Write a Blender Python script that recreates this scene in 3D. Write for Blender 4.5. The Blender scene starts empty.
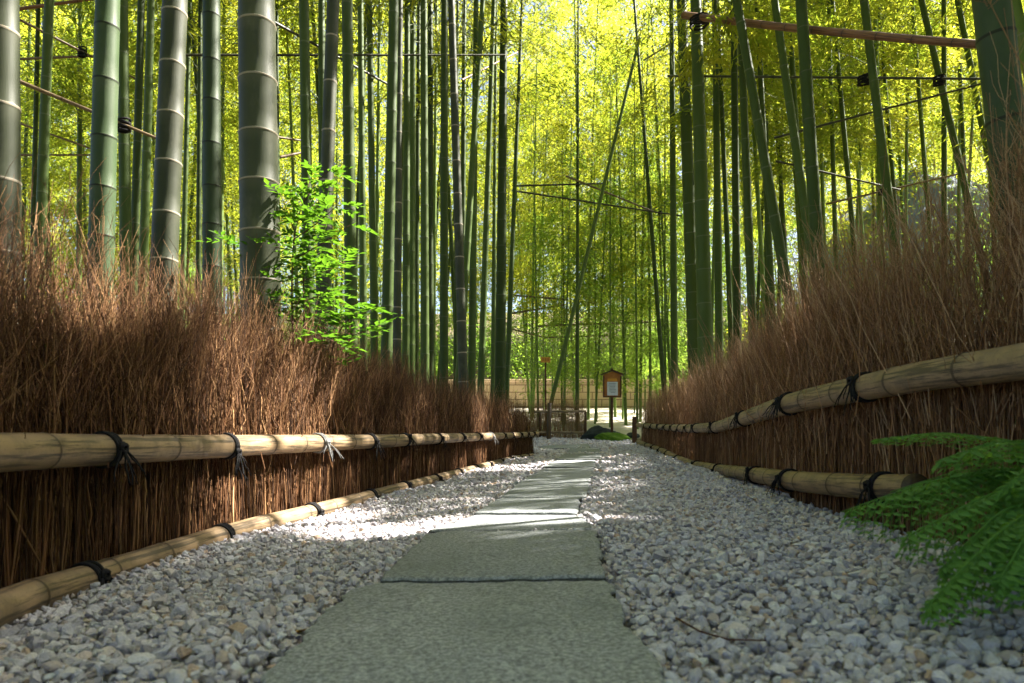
import bpy, bmesh, math, random
import numpy as np
from mathutils import Vector, Matrix, Quaternion

# ------------------------------------------------------------------ camera, world, sun, exposure
SC = bpy.context.scene
COL = SC.collection
CAM_H = 0.48
F_PX = 1024 * 24.0 / 36.0
HOR = 430.0
cam_d = bpy.data.cameras.new("camera")
cam_d.lens = 24.0
cam_d.sensor_width = 36.0
cam_d.shift_y = (HOR - 341.5) / 1024.0
cam_d.clip_start = 0.05
cam_d.clip_end = 500.0
cam_d.dof.use_dof = True
cam_d.dof.focus_distance = 5.0
cam_d.dof.aperture_fstop = 5.0
cam = bpy.data.objects.new("camera", cam_d)
cam.location = (0, 0, CAM_H)
cam.rotation_euler = (math.radians(90), 0, 0)
COL.objects.link(cam)
SC.camera = cam

SUN_AZ = math.radians(23.0)      # from +X towards +Y
SUN_EL = math.radians(47.0)
S = np.array([math.cos(SUN_EL) * math.cos(SUN_AZ), math.cos(SUN_EL) * math.sin(SUN_AZ), math.sin(SUN_EL)])
world = bpy.data.worlds.new("World")
SC.world = world
world.use_nodes = True
wn = world.node_tree
bg = wn.nodes["Background"]
sky = wn.nodes.new("ShaderNodeTexSky")
sky.sky_type = 'NISHITA'
sky.sun_disc = False
sky.sun_elevation = SUN_EL
sky.sun_rotation = math.radians(90.0) - SUN_AZ
sky.air_density = 0.8
sky.dust_density = 2.5
sky.ozone_density = 0.9
bg.inputs["Strength"].default_value = 0.05
wn.links.new(sky.outputs[0], bg.inputs["Color"])
sun_d = bpy.data.lights.new("sun", 'SUN')
sun_d.energy = 5.0
sun_d.angle = math.radians(0.53)
sun_d.color = (1.0, 0.94, 0.84)
sun = bpy.data.objects.new("sun", sun_d)
sun.rotation_euler = Vector(S).to_track_quat('Z', 'Y').to_euler()
sun.location = Vector(S) * 40
COL.objects.link(sun)
SC.view_settings.view_transform = 'Standard'
SC.view_settings.look = 'None'
SC.view_settings.exposure = 2.85
SC.view_settings.gamma = 1.0
SC.cycles.max_bounces = 8
SC.cycles.diffuse_bounces = 4
SC.cycles.transmission_bounces = 4
SC.cycles.glossy_bounces = 2
SC.cycles.sample_clamp_indirect = 6.0
SC.cycles.use_denoising = True
SC.cycles.use_adaptive_sampling = True
SC.cycles.adaptive_threshold = .015

rng = np.random.default_rng(11)
random.seed(5)


# ------------------------------------------------------------------ ground shape
def sm(a, b, x):
    t = np.clip((np.asarray(x, float) - a) / (b - a), 0, 1)
    return t * t * (3 - 2 * t)


# fence lines: pixel column, depth
L_PX = np.array([-260, 0, 100, 200, 256, 384, 450, 512, 537.])
L_Y = np.array([.86, 1.54, 1.94, 2.46, 2.9, 4.3, 5.8, 8.4, 9.7])
R_PX = np.array([1290, 1024, 912, 868, 791, 749, 717, 690, 667, 637.])
R_Y = np.array([.95, 1.75, 2.15, 2.4, 3.05, 4.1, 5.4, 6.8, 8.8, 11.5])
L_X = (L_PX - 512) / F_PX * L_Y
R_X = (R_PX - 512) / F_PX * R_Y


def xl(y): return np.interp(y, L_Y, L_X)
def xr(y): return np.interp(y, R_Y, R_X)


def G(x, y):
    """height of the ground"""
    x = np.asarray(x, float); y = np.asarray(y, float)
    zl = np.interp(y, [0, 3, 4.3, 5.8, 8.4, 9.7, 11, 12, 13], [.02, .02, .03, .045, .085, .10, .15, .24, .33])
    zr = np.interp(y, [0, 2.5, 4, 5.7, 8, 10, 11.6, 12.2, 13], [.10, .12, .12, .11, .11, .16, .21, .25, .33])
    a, b = xl(y), xr(y)
    u = np.clip((x - a) / (b - a), 0, 1)
    z = zl + (zr - zl) * (u ** 1.5)
    # beyond the path: a bright open slope, then a terrace behind a low wall
    far = np.interp(y, [13, 14.5, 16, 22, 22.6, 23.2, 45, 90], [0, .12, .28, .88, .90, 1.75, 6.0, 16.0])
    z = z + far
    # right: terrace climbing to the foot of a cliff
    tr = sm(4.5, 9.5, x - .25 * (y - 10)) * sm(7.5, 13.5, y)
    z = z + tr * 2.2 * (1 - sm(24, 34, y) * .6)
    z = z - sm(3, 9, -x) * .15
    return z


def unproj(px, py, dz=0.0):
    """point of the ground (raised by dz) seen at a pixel of the photograph"""
    dx, dzz = (px - 512) / F_PX, (HOR - py) / F_PX
    lo, hi = .3, 40.
    ys = np.linspace(.4, 20, 4000)
    f = CAM_H + dzz * ys - (G(dx * ys, ys) + dz)
    k = np.argmax(f < 0)
    if f[k] >= 0: k = len(ys) - 1
    y = ys[k]
    return np.array([dx * y, y, float(G(dx * y, y)) + dz])


def at(px, py, y):
    return np.array([(px - 512) / F_PX * y, y, CAM_H + (HOR - py) / F_PX * y])


# ------------------------------------------------------------------ mesh helpers
def mesh_np(name, V, quads=None, tris=None, attrs=None, colors=None, smooth=True):
    me = bpy.data.meshes.new(name)
    V = np.ascontiguousarray(V, dtype=np.float32)
    nq = 0 if quads is None else len(quads)
    nt = 0 if tris is None else len(tris)
    me.vertices.add(len(V)); me.vertices.foreach_set("co", V.ravel())
    loops = []
    if nq: loops.append(np.asarray(quads, np.int32).ravel())
    if nt: loops.append(np.asarray(tris, np.int32).ravel())
    loops = np.concatenate(loops)
    me.loops.add(len(loops)); me.loops.foreach_set("vertex_index", loops)
    tot = np.concatenate([np.full(nq, 4, np.int32), np.full(nt, 3, np.int32)])
    st = np.concatenate([[0], np.cumsum(tot)[:-1]]).astype(np.int32)
    me.polygons.add(nq + nt)
    me.polygons.foreach_set("loop_start", st); me.polygons.foreach_set("loop_total", tot)
    me.polygons.foreach_set("use_smooth", np.full(nq + nt, smooth, bool))
    for k, a in (attrs or {}).items():
        at_ = me.attributes.new(k, 'FLOAT', 'POINT'); at_.data.foreach_set("value", np.asarray(a, np.float32))
    for k, c in (colors or {}).items():
        at_ = me.attributes.new(k, 'FLOAT_COLOR', 'POINT')
        c4 = np.ones((len(V), 4), np.float32); c4[:, :3] = c
        at_.data.foreach_set("color", c4.ravel())
    me.update(calc_edges=True)
    return me


class Geo:
    """collects pieces into one mesh"""
    def __init__(s): s.V, s.Q, s.T, s.A, s.n = [], [], [], [], 0

    def add(s, V, Q=None, T=None, a=None):
        V = np.asarray(V, float).reshape(-1, 3)
        if Q is not None and len(Q): s.Q.append(np.asarray(Q) + s.n)
        if T is not None and len(T): s.T.append(np.asarray(T) + s.n)
        s.A.append(np.zeros(len(V)) if a is None else np.broadcast_to(np.asarray(a, float), (len(V),)))
        s.V.append(V); s.n += len(V)

    def build(s, name, mat, parent=None, origin=None, attr='v', smooth=True):
        V = np.concatenate(s.V)
        if origin is not None: V = V - np.asarray(origin)
        me = mesh_np(name, V, np.concatenate(s.Q) if s.Q else None, np.concatenate(s.T) if s.T else None,
                     {attr: np.concatenate(s.A)}, smooth=smooth)
        return link(name, me, mat, parent, origin if parent is None else None)

    def box(s, c, d, rz=0.0, a=0.0, bev=0.0):
        c = np.asarray(c, float); h = np.asarray(d, float) / 2
        bm = bmesh.new(); bmesh.ops.create_cube(bm, size=1)
        for v in bm.verts: v.co = Vector((v.co.x * h[0] * 2, v.co.y * h[1] * 2, v.co.z * h[2] * 2))
        if bev > 0: bmesh.ops.bevel(bm, geom=bm.edges[:], offset=bev, segments=2, profile=.5, affect='EDGES')
        s.bm(bm, Matrix.Translation(Vector(c)) @ Matrix.Rotation(rz, 4, 'Z'), a)

    def bm(s, bm, M=None, a=0.0):
        bmesh.ops.triangulate(bm, faces=[f for f in bm.faces if len(f.verts) > 4])
        bm.verts.ensure_lookup_table(); bm.verts.index_update()
        V = [(M @ v.co if M else v.co)[:] for v in bm.verts]
        Q = [[v.index for v in f.verts] for f in bm.faces if len(f.verts) == 4]
        T = [[v.index for v in f.verts] for f in bm.faces if len(f.verts) == 3]
        s.add(V, Q, T, a); bm.free()

    def tube(s, P, R, sides=8, a=None, cap=True):
        V, Q, T, aa = tube(P, R, sides, a, cap); s.add(V, Q, T, aa)


def tube(P, R, sides=8, a=None, cap=True):
    P = np.asarray(P, float); n = len(P)
    R = np.broadcast_to(np.asarray(R, float), (n,))
    a = np.zeros(n) if a is None else np.broadcast_to(np.asarray(a, float), (n,))
    tg = np.gradient(P, axis=0); tg /= np.linalg.norm(tg, axis=1)[:, None] + 1e-12
    ref = np.array([0, 0, 1.]) if abs(tg[0, 2]) < .9 else np.array([0, 1., 0])
    u = np.cross(tg[0], ref); u /= np.linalg.norm(u)
    rings = []
    for i in range(n):
        u = u - tg[i] * np.dot(u, tg[i]); u /= np.linalg.norm(u) + 1e-12
        w = np.cross(tg[i], u)
        an = np.arange(sides) / sides * 2 * math.pi
        rings.append(P[i] + R[i] * (np.cos(an)[:, None] * u + np.sin(an)[:, None] * w))
    V = np.concatenate(rings)
    i, j = np.meshgrid(np.arange(n - 1), np.arange(sides), indexing='ij')
    j2 = (j + 1) % sides
    Q = np.stack([i * sides + j, i * sides + j2, (i + 1) * sides + j2, (i + 1) * sides + j], -1).reshape(-1, 4)
    T = np.zeros((0, 3), int)
    av = np.repeat(a, sides)
    if cap:
        k = len(V); V = np.concatenate([V, P[:1], P[-1:]]); av = np.concatenate([av, a[:1], a[-1:]])
        jj = np.arange(sides); jn = (jj + 1) % sides; b = (n - 1) * sides
        T = np.concatenate([np.stack([np.full(sides, k), jn, jj], -1), np.stack([np.full(sides, k + 1), b + jj, b + jn], -1)])
    return V, Q, T, av


def twigs(P, R, sides=3):
    """many thin stems at once: P (T,K,3), R (T,K)"""
    T_, K, _ = P.shape
    ph = rng.uniform(0, 6.28, T_)
    an = ph[:, None] + np.arange(sides) / sides * 2 * math.pi
    off = np.stack([np.cos(an), np.sin(an), np.zeros_like(an)], -1)            # T,sides,3
    V = P[:, :, None, :] + R[:, :, None, None] * off[:, None, :, :]
    base = (np.arange(T_) * K * sides)[:, None, None]
    i, j = np.meshgrid(np.arange(K - 1), np.arange(sides), indexing='ij')
    q = np.stack([i * sides + j, i * sides + (j + 1) % sides, (i + 1) * sides + (j + 1) % sides, (i + 1) * sides + j], -1).reshape(1, -1, 4)
    return V.reshape(-1, 3), (q + base).reshape(-1, 4)


def leaves(P, D, N, Ln, W, cup=.12):
    """one folded blade per row: base P, direction D, surface normal N"""
    D = D / (np.linalg.norm(D, axis=1)[:, None] + 1e-9)
    Sd = np.cross(D, N); Sd /= np.linalg.norm(Sd, axis=1)[:, None] + 1e-9
    Nn = np.cross(Sd, D)
    Ln = Ln[:, None]; W = W[:, None]
    a = P; m = P + D * Ln * .42
    V = np.stack([a, m + Sd * W * .5 + Nn * W * cup, P + D * Ln - Nn * Ln * .12, m - Sd * W * .5 + Nn * W * cup], 1)
    k = np.arange(len(P)) * 4
    T = np.concatenate([np.stack([k, k + 1, k + 2], -1), np.stack([k, k + 2, k + 3], -1)])
    return V.reshape(-1, 3), T


def link(name, me, mat=None, parent=None, loc=None):
    o = bpy.data.objects.new(name, me)
    if mat is not None and hasattr(me, 'materials') and len(me.materials) == 0: me.materials.append(mat)
    if parent is not None: o.parent = parent
    if loc is not None: o.location = Vector(np.asarray(loc, float))
    COL.objects.link(o)
    return o


def empty(name, loc):
    o = bpy.data.objects.new(name, None); o.location = Vector(np.asarray(loc, float)); o.empty_display_size = .1
    COL.objects.link(o); return o


def tag(o, label=None, cat=None, group=None, kind=None):
    if label: o["label"] = label
    if cat: o["category"] = cat
    if group: o["group"] = group
    if kind: o["kind"] = kind
    return o


# ------------------------------------------------------------------ materials
class NT:
    def __init__(s, name):
        s.m = bpy.data.materials.new(name); s.m.use_nodes = True
        s.t = s.m.node_tree; s.b = s.t.nodes["Principled BSDF"]; s.out = s.t.nodes["Material Output"]

    def n(s, typ, **kw):
        nd = s.t.nodes.new(typ)
        for k, v in kw.items(): setattr(nd, k, v)
        return nd

    def l(s, a, b): s.t.links.new(a, b)

    def val(s, x, sock):
        if hasattr(x, 'links'): s.l(x, sock)
        else: sock.default_value = x

    def math(s, op, a, b=0.0, c=0.0, clamp=False):
        nd = s.n("ShaderNodeMath", operation=op, use_clamp=clamp)
        s.val(a, nd.inputs[0]); s.val(b, nd.inputs[1]); s.val(c, nd.inputs[2]); return nd.outputs[0]

    def mix(s, f, a, b, mode='MIX'):
        nd = s.n("ShaderNodeMix", data_type='RGBA', blend_type=mode)
        s.val(f, nd.inputs[0])
        for x, i in ((a, 6), (b, 7)):
            if hasattr(x, 'links'): s.l(x, nd.inputs[i])
            else: nd.inputs[i].default_value = (*x, 1)
        return nd.outputs[2]

    def coord(s, kind='Object', scale=(1, 1, 1)):
        tc = s.n("ShaderNodeTexCoord"); mp = s.n("ShaderNodeMapping"); mp.inputs["Scale"].default_value = scale
        s.l(tc.outputs[kind], mp.inputs[0]); return mp.outputs[0]

    def pos(s, scale=(1, 1, 1)):
        g = s.n("ShaderNodeNewGeometry"); mp = s.n("ShaderNodeMapping"); mp.inputs["Scale"].default_value = scale
        s.l(g.outputs["Position"], mp.inputs[0]); return mp.outputs[0]

    def noise(s, vec, scale, detail=4, rough=.55, out=0):
        nd = s.n("ShaderNodeTexNoise"); s.l(vec, nd.inputs["Vector"])
        nd.inputs["Scale"].default_value = scale; nd.inputs["Detail"].default_value = detail
        nd.inputs["Roughness"].default_value = rough; return nd.outputs[out]

    def ramp(s, f, *stops):
        nd = s.n("ShaderNodeValToRGB"); e = nd.color_ramp.elements
        while len(e) < len(stops): e.new(.5)
        for el, (p, c) in zip(e, stops):
            el.position = p; el.color = (*c, 1) if not isinstance(c, float) else (c, c, c, 1)
        s.l(f, nd.inputs[0]); return nd.outputs[0]

    def attr(s, name, out="Fac"):
        nd = s.n("ShaderNodeAttribute"); nd.attribute_name = name; return nd.outputs[out]

    def rand(s): return s.n("ShaderNodeObjectInfo").outputs["Random"]

    def bump(s, h, strength=.3, dist=.01):
        nd = s.n("ShaderNodeBump"); nd.inputs["Strength"].default_value = strength; nd.inputs["Distance"].default_value = dist
        s.l(h, nd.inputs["Height"]); s.l(nd.outputs[0], s.b.inputs["Normal"])

    def done(s, col, rough=.6, spec=.3):
        s.val(col if hasattr(col, 'links') else (*col, 1), s.b.inputs["Base Color"])
        s.val(rough, s.b.inputs["Roughness"]); s.b.inputs["Specular IOR Level"].default_value = spec
        return s.m


def culm_mat(name, a, b, ring, bloom, ringw=.03, bloom_amt=.5, spec=.35):
    m = NT(name)
    v = m.math('FRACT', m.attr('v'))
    d = m.math('MINIMUM', v, m.math('SUBTRACT', 1.0, v))
    ringf = m.math('LESS_THAN', d, ringw)
    below = m.ramp(v, (.72, 0.0), (.97, 1.0))
    st = m.noise(m.coord('Object', (9, 9, .9)), 3, 5)
    bl = m.noise(m.coord('Object', (1, 1, .6)), 7, 5, .65)
    c = m.mix(st, a, b)
    c = m.mix(m.math('MULTIPLY', m.ramp(bl, (.5, 0.0), (.72, 1.0)), .55), c, bloom)
    c = m.mix(m.math('MULTIPLY', below, bloom_amt), c, bloom)
    hv = m.n("ShaderNodeHueSaturation")
    m.l(m.math('MULTIPLY_ADD', m.rand(), .5, .75), hv.inputs["Value"]); m.l(c, hv.inputs["Color"])
    c = m.mix(m.math('MULTIPLY', ringf, .8), hv.outputs[0], ring)
    m.bump(m.noise(m.coord('Object', (60, 60, 4)), 3, 3), .12, .003)
    return m.done(c, m.math('MULTIPLY_ADD', bl, .25, .42), spec)


M = {}
M['culm_grey'] = culm_mat('culm_grey_green', (.034, .042, .022), (.054, .061, .033), (.34, .29, .22), (.115, .115, .08), .017, .35, .2)
M['culm_dark'] = culm_mat('culm_dark_ring', (.030, .054, .020), (.050, .076, .032), (.016, .018, .011), (.080, .100, .058), .018, .2, .2)
M['culm_green'] = culm_mat('culm_green', (.050, .084, .016), (.074, .108, .026), (.11, .13, .07), (.075, .11, .042), .015, .25, .16)
M['culm_deep'] = culm_mat('culm_deep_green', (.033, .056, .011), (.052, .080, .018), (.085, .10, .055), (.055, .082, .034), .014, .25, .16)
M['culm_young'] = culm_mat('culm_young', (.10, .17, .030), (.14, .20, .045), (.18, .20, .10), (.16, .20, .08), .016, .3, .16)


def tan_mat(name, a, b, dark, ring):
    m = NT(name)
    v = m.math('FRACT', m.attr('v'))
    d = m.math('MINIMUM', v, m.math('SUBTRACT', 1.0, v))
    ringf = m.math('LESS_THAN', d, .016)
    near = m.ramp(d, (0.0, 1.0), (.16, 0.0))
    p = m.pos((1, 1, 1))
    big = m.noise(p, 5, 4)
    streak = m.noise(m.attr('s', 'Vector'), 1.0, 6, .7)
    c = m.mix(big, a, b)
    sc = m.ramp(streak, (.50, 0.0), (.57, 1.0))
    c = m.mix(m.math('MULTIPLY', sc, m.math('MULTIPLY_ADD', near, .2, .78)), c, dark)
    mil = m.ramp(m.noise(p, 9, 6, .75), (.46, 0.0), (.66, 1.0))
    c = m.mix(m.math('MULTIPLY', mil, .55), c, (dark[0] * 2.6, dark[1] * 2.7, dark[2] * 2.8))
    spots = m.ramp(m.noise(p, 120, 3, .7), (.60, 0.0), (.70, 1.0))
    c = m.mix(m.math('MULTIPLY', spots, .45), c, dark)
    c = m.mix(m.math('MULTIPLY', near, .25), c, ring)
    c = m.mix(m.math('MULTIPLY', ringf, .85), c, ring)
    m.bump(streak, .15, .003)
    return m.done(c, .5, .35)


M['rail'] = tan_mat('weathered_bamboo', (.37, .26, .148), (.25, .17, .092), (.04, .03, .02), (.06, .04, .022))
M['pole_tan'] = tan_mat('dry_pole', (.24, .17, .09), (.17, .115, .06), (.06, .04, .025), (.07, .04, .02))
M['pole_red'] = tan_mat('reddish_pole', (.26, .12, .05), (.20, .09, .04), (.07, .03, .02), (.05, .025, .015))
M['pole_dark'] = tan_mat('dark_pole', (.075, .075, .035), (.05, .05, .028), (.02, .02, .012), (.02, .02, .012))


def simple(name, a, b, scale=20, rough=.8, bumpd=0, spec=.2):
    m = NT(name); nz = m.noise(m.pos(), scale, 5, .6)
    if bumpd: m.bump(nz, .5, bumpd)
    return m.done(m.mix(m.ramp(nz, (.35, 0.0), (.65, 1.0)), a, b), rough, spec)


M['rope'] = simple('black_rope', (.006, .006, .007), (.02, .019, .02), 200, .8)
M['rope_grey'] = simple('grey_rope', (.10, .10, .10), (.25, .25, .24), 200, .8)  # lighter grey rope than on the other ties
M['wood_orange'] = simple('orange_wood', (.42, .18, .045), (.32, .12, .03), 9, .5)
M['wood_dark'] = simple('dark_wood', (.10, .05, .025), (.06, .032, .018), 30, .7)
M['paper'] = simple('notice_paper', (.62, .66, .70), (.55, .58, .60), 30, .6)
M['ink'] = simple('faded_ink', (.20, .24, .27), (.15, .18, .20), 30, .6)
M['ochre'] = simple('ochre_card', (.60, .30, .05), (.55, .25, .04), 30, .6)
M['bark'] = simple('bark', (.10, .045, .03), (.06, .03, .02), 40, .8)


def twig_mat(name, a, b, c3):
    m = NT(name)
    r = m.attr('v')
    c = m.ramp(r, (0.0, a), (.5, b), (1.0, c3))
    nz = m.noise(m.pos(), 60, 2)
    c = m.mix(m.math('MULTIPLY', nz, .5), c, a)
    return m.done(c, .75, .25)


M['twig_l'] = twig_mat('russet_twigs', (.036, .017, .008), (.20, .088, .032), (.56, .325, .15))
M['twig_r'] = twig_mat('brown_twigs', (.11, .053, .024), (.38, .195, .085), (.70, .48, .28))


def leaf_mat(name, refl, refl2, trans, trans2, tfac=.55, hue=.5):
    m = NT(name)
    g = m.n("ShaderNodeNewGeometry")
    r = g.outputs["Random Per Island"]
    big = m.ramp(m.noise(m.pos(), .55, 3), (.35, 0.0), (.65, 1.0))
    f = m.math('ADD', m.math('MULTIPLY', r, .5), m.math('MULTIPLY', big, .5))
    c = m.mix(f, refl, refl2); t = m.mix(f, trans, trans2)
    m.done(c, .5, .18)
    tr = m.n("ShaderNodeBsdfTranslucent"); m.l(t, tr.inputs["Color"])
    mx = m.n("ShaderNodeMixShader"); mx.inputs[0].default_value = tfac
    m.l(m.b.outputs[0], mx.inputs[1]); m.l(tr.outputs[0], mx.inputs[2]); m.l(mx.outputs[0], m.out.inputs[0])
    return m.m


M['leaf_bamboo'] = leaf_mat('bamboo_leaf', (.08, .125, .02), (.12, .15, .025), (.25, .40, .028), (.59, .53, .045), .64)
M['leaf_far'] = leaf_mat('distant_leaf', (.07, .115, .02), (.12, .15, .025), (.27, .41, .032), (.60, .55, .055), .64)
M['leaf_shrub'] = leaf_mat('shrub_leaf', (.035, .088, .010), (.055, .115, .014), (.06, .19, .010), (.15, .31, .016), .46)
M['leaf_fern'] = leaf_mat('fern_leaf', (.085, .22, .045), (.14, .28, .065), (.17, .42, .045), (.30, .54, .06), .42)
M['leaf_low'] = leaf_mat('low_bamboo_leaf', (.06, .115, .022), (.10, .145, .03), (.24, .46, .05), (.44, .56, .07), .64)
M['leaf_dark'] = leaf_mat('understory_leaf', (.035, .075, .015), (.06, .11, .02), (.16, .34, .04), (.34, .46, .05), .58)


def granite():
    m = NT('granite_slab')
    p = m.pos()
    sp = m.noise(p, 95, 6, .85)
    sp2 = m.noise(p, 150, 3, .7)
    big = m.noise(p, 3.5, 4, .6)
    c = m.ramp(sp, (.42, (.080, .085, .092)), (.5, (.235, .248, .262)), (.57, (.47, .485, .505)))
    c2 = m.ramp(sp2, (.38, (.13, .148, .148)), (.62, (.34, .365, .365)))
    c = m.mix(.32, c, c2)
    c = m.mix(m.math('MULTIPLY', m.ramp(big, (.4, 0.0), (.7, 1.0)), .3), c, (.15, .175, .175))
    st = m.ramp(m.noise(p, 1.9, 6, .7), (.48, 0.0), (.62, 1.0))
    c = m.mix(m.math('MULTIPLY', st, .32), c, (.10, .115, .10))
    hv = m.n("ShaderNodeHueSaturation"); m.l(m.math('MULTIPLY_ADD', m.rand(), .30, .90), hv.inputs["Value"]); m.l(c, hv.inputs["Color"]); c = hv.outputs[0]
    h = m.math('ADD', sp, m.math('MULTIPLY', sp2, 1.2))
    m.bump(h, .35, .004)
    return m.done(c, .78, .3)


M['granite'] = granite()
M['granite_edge'] = simple('shaded_slab_edge', (.035, .036, .032), (.10, .10, .09), 90, .9, .01)  # side faces darker: shade of the joints painted into the stone colour


def pebble():
    m = NT('pebble')
    c = m.attr('col', 'Color')
    p = m.pos()
    nz = m.noise(p, 150, 4, .75); n2 = m.noise(p, 380, 3, .7)
    c = m.mix(m.ramp(nz, (.32, .30), (.6, 0.0)), c, (.20, .195, .19))
    c = m.mix(m.ramp(n2, (.60, 0.0), (.72, .5)), c, (.10, .10, .10))
    m.bump(m.math('ADD', nz, m.math('MULTIPLY', n2, .5)), .9, .006)
    return m.done(c, .9, .15)


M['pebble'] = pebble()


def ground_mat():
    m = NT('leaf_litter_soil')
    p = m.pos()
    n1 = m.noise(p, 2.0, 6, .65); n2 = m.noise(p, 30, 5, .7)
    soil = m.mix(n2, (.07, .05, .032), (.17, .12, .07))
    soil = m.mix(m.ramp(n1, (.45, 0.0), (.62, 1.0)), soil, (.045, .07, .022))
    sand = m.mix(n2, (.62, .56, .47), (.48, .43, .36))
    y = m.n("ShaderNodeSeparateXYZ"); m.l(p, y.inputs[0])
    yy = m.math('ADD', y.outputs[1], m.math('MULTIPLY_ADD', n1, 1.6, -.8))
    f = m.math('MULTIPLY', m.ramp(m.math('MULTIPLY', yy, .01), (.131, 0.0), (.136, 1.0)), m.ramp(m.math('MULTIPLY', yy, .01), (.218, 1.0), (.225, 0.0)))
    xx = m.math('ADD', y.outputs[0], m.math('MULTIPLY', y.outputs[1], .0))
    f = m.math('MULTIPLY', f, m.ramp(m.math('MULTIPLY_ADD', xx, .02, .5), (.42, 0.0), (.46, 1.0)))
    m.bump(n2, .6, .02)
    return m.done(m.mix(f, soil, sand), .95, .1)


M['ground'] = ground_mat()


def gravel_bed():
    m = NT('gravel_bed'); p = m.pos()
    v = m.n("ShaderNodeTexVoronoi"); v.inputs["Scale"].default_value = 45; m.l(p, v.inputs["Vector"])
    n = m.noise(p, 12, 4)
    c = m.mix(m.ramp(v.outputs["Distance"], (.1, 0.0), (.6, 1.0)), (.52, .51, .51), (.24, .235, .23))
    m.bump(v.outputs["Distance"], -.8, .02)
    return m.done(m.mix(m.math('MULTIPLY', n, .4), c, (.2, .17, .14)), .9, .15)


M['gravel_bed'] = gravel_bed()


def wall_mat():
    m = NT('tan_block_wall'); p = m.coord('Object')
    b = m.n("ShaderNodeTexBrick"); mp = m.n("ShaderNodeMapping"); mp.inputs["Rotation"].default_value = (math.radians(90), 0, 0)
    m.l(p, mp.inputs[0]); m.l(mp.outputs[0], b.inputs["Vector"])
    b.inputs["Scale"].default_value = 1.0; b.inputs["Brick Width"].default_value = .62; b.inputs["Row Height"].default_value = .235
    b.inputs["Mortar Size"].default_value = .016
    b.inputs["Color1"].default_value = (.50, .38, .24, 1); b.inputs["Color2"].default_value = (.58, .44, .29, 1); b.inputs["Mortar"].default_value = (.20, .14, .09, 1)
    n = m.noise(p, 3, 5)
    m.bump(b.outputs["Fac"], -.4, .02)
    return m.done(m.mix(m.math('MULTIPLY', n, .4), b.outputs["Color"], (.25, .2, .13)), .9, .15)


M['wall'] = wall_mat()


def rock(name, a, b, c3, scale):
    m = NT(name); p = m.pos()
    n1 = m.noise(p, scale, 8, .7); n2 = m.noise(p, scale * 6, 5, .7)
    c = m.ramp(n1, (.3, a), (.5, b), (.7, c3))
    c = m.mix(m.math('MULTIPLY', n2, .5), c, a)
    m.bump(m.math('ADD', n1, m.math('MULTIPLY', n2, .3)), .8, .15 / scale)
    return m.done(c, .9, .15)


M['cliff'] = rock('pale_cliff_rock', (.10, .12, .15), (.24, .28, .34), (.44, .47, .52), 1.6)
M['rock'] = rock('dark_rock', (.018, .024, .022), (.045, .055, .05), (.09, .10, .09), 4)
M['moss'] = rock('moss', (.045, .10, .008), (.09, .17, .015), (.15, .22, .03), 14)


# ------------------------------------------------------------------ ground, gravel bed, cliff
def axis(*segs):
    out = []
    for a, b, n in segs: out.append(np.linspace(a, b, n, endpoint=False))
    return np.concatenate(out + [[segs[-1][1]]])


def grid_mesh(name, xs, ys, zf, mat, kind='structure'):
    X, Y = np.meshgrid(xs, ys)
    V = np.stack([X, Y, zf(X, Y)], -1).reshape(-1, 3)
    nx, ny = len(xs), len(ys)
    i, j = np.meshgrid(np.arange(ny - 1), np.arange(nx - 1), indexing='ij')
    k = i * nx + j
    Q = np.stack([k, k + 1, k + nx + 1, k + nx], -1).reshape(-1, 4)
    o = link(name, mesh_np(name, V, Q), mat)
    return tag(o, kind=kind)


def lump(x, y): return .03 * np.sin(3.1 * x + 1.7 * y) * np.sin(2.3 * y - 1.1 * x) * sm(1.5, 4, np.abs(x - .4))


gx = axis((-200, -30, 12), (-30, -6, 40), (-6, 6, 80), (6, 30, 60), (30, 200, 12))
gy = axis((-40, -2, 10), (-2, 14, 90), (14, 26, 80), (26, 60, 24), (60, 220, 10))
grid_mesh("ground", gx, gy, lambda x, y: G(x, y) + lump(x, y) - .012, M['ground'])

ys = np.linspace(.2, 12.6, 80); us = np.linspace(0, 1, 20)
Yg = np.repeat(ys[:, None], 20, 1); Xg = xl(Yg) + (xr(Yg) - xl(Yg)) * us[None, :]
Vg = np.stack([Xg, Yg, G(Xg, Yg) + .004 - .03 * (np.abs(us[None, :] - .5) > .49)], -1).reshape(-1, 3)
i, j = np.meshgrid(np.arange(79), np.arange(19), indexing='ij'); k = i * 20 + j
o = link("gravel_path", mesh_np("gravel_path", Vg, np.stack([k, k + 1, k + 21, k + 20], -1).reshape(-1, 4)), M['gravel_bed'])
tag(o, kind='structure')


def vnoise(x, y, seed=0):
    r = np.random.default_rng(seed); out = 0
    for k in range(7):
        f = .5 * 1.7 ** k; a = r.uniform(0, 6.28, 3)
        out = out + np.sin(x * f * math.cos(a[0]) * 2 + y * f * math.sin(a[0]) * 2 + a[1]) * np.sin(y * f * 1.6 + x * f * .6 + a[2]) / 1.5 ** k
    return out


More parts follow.
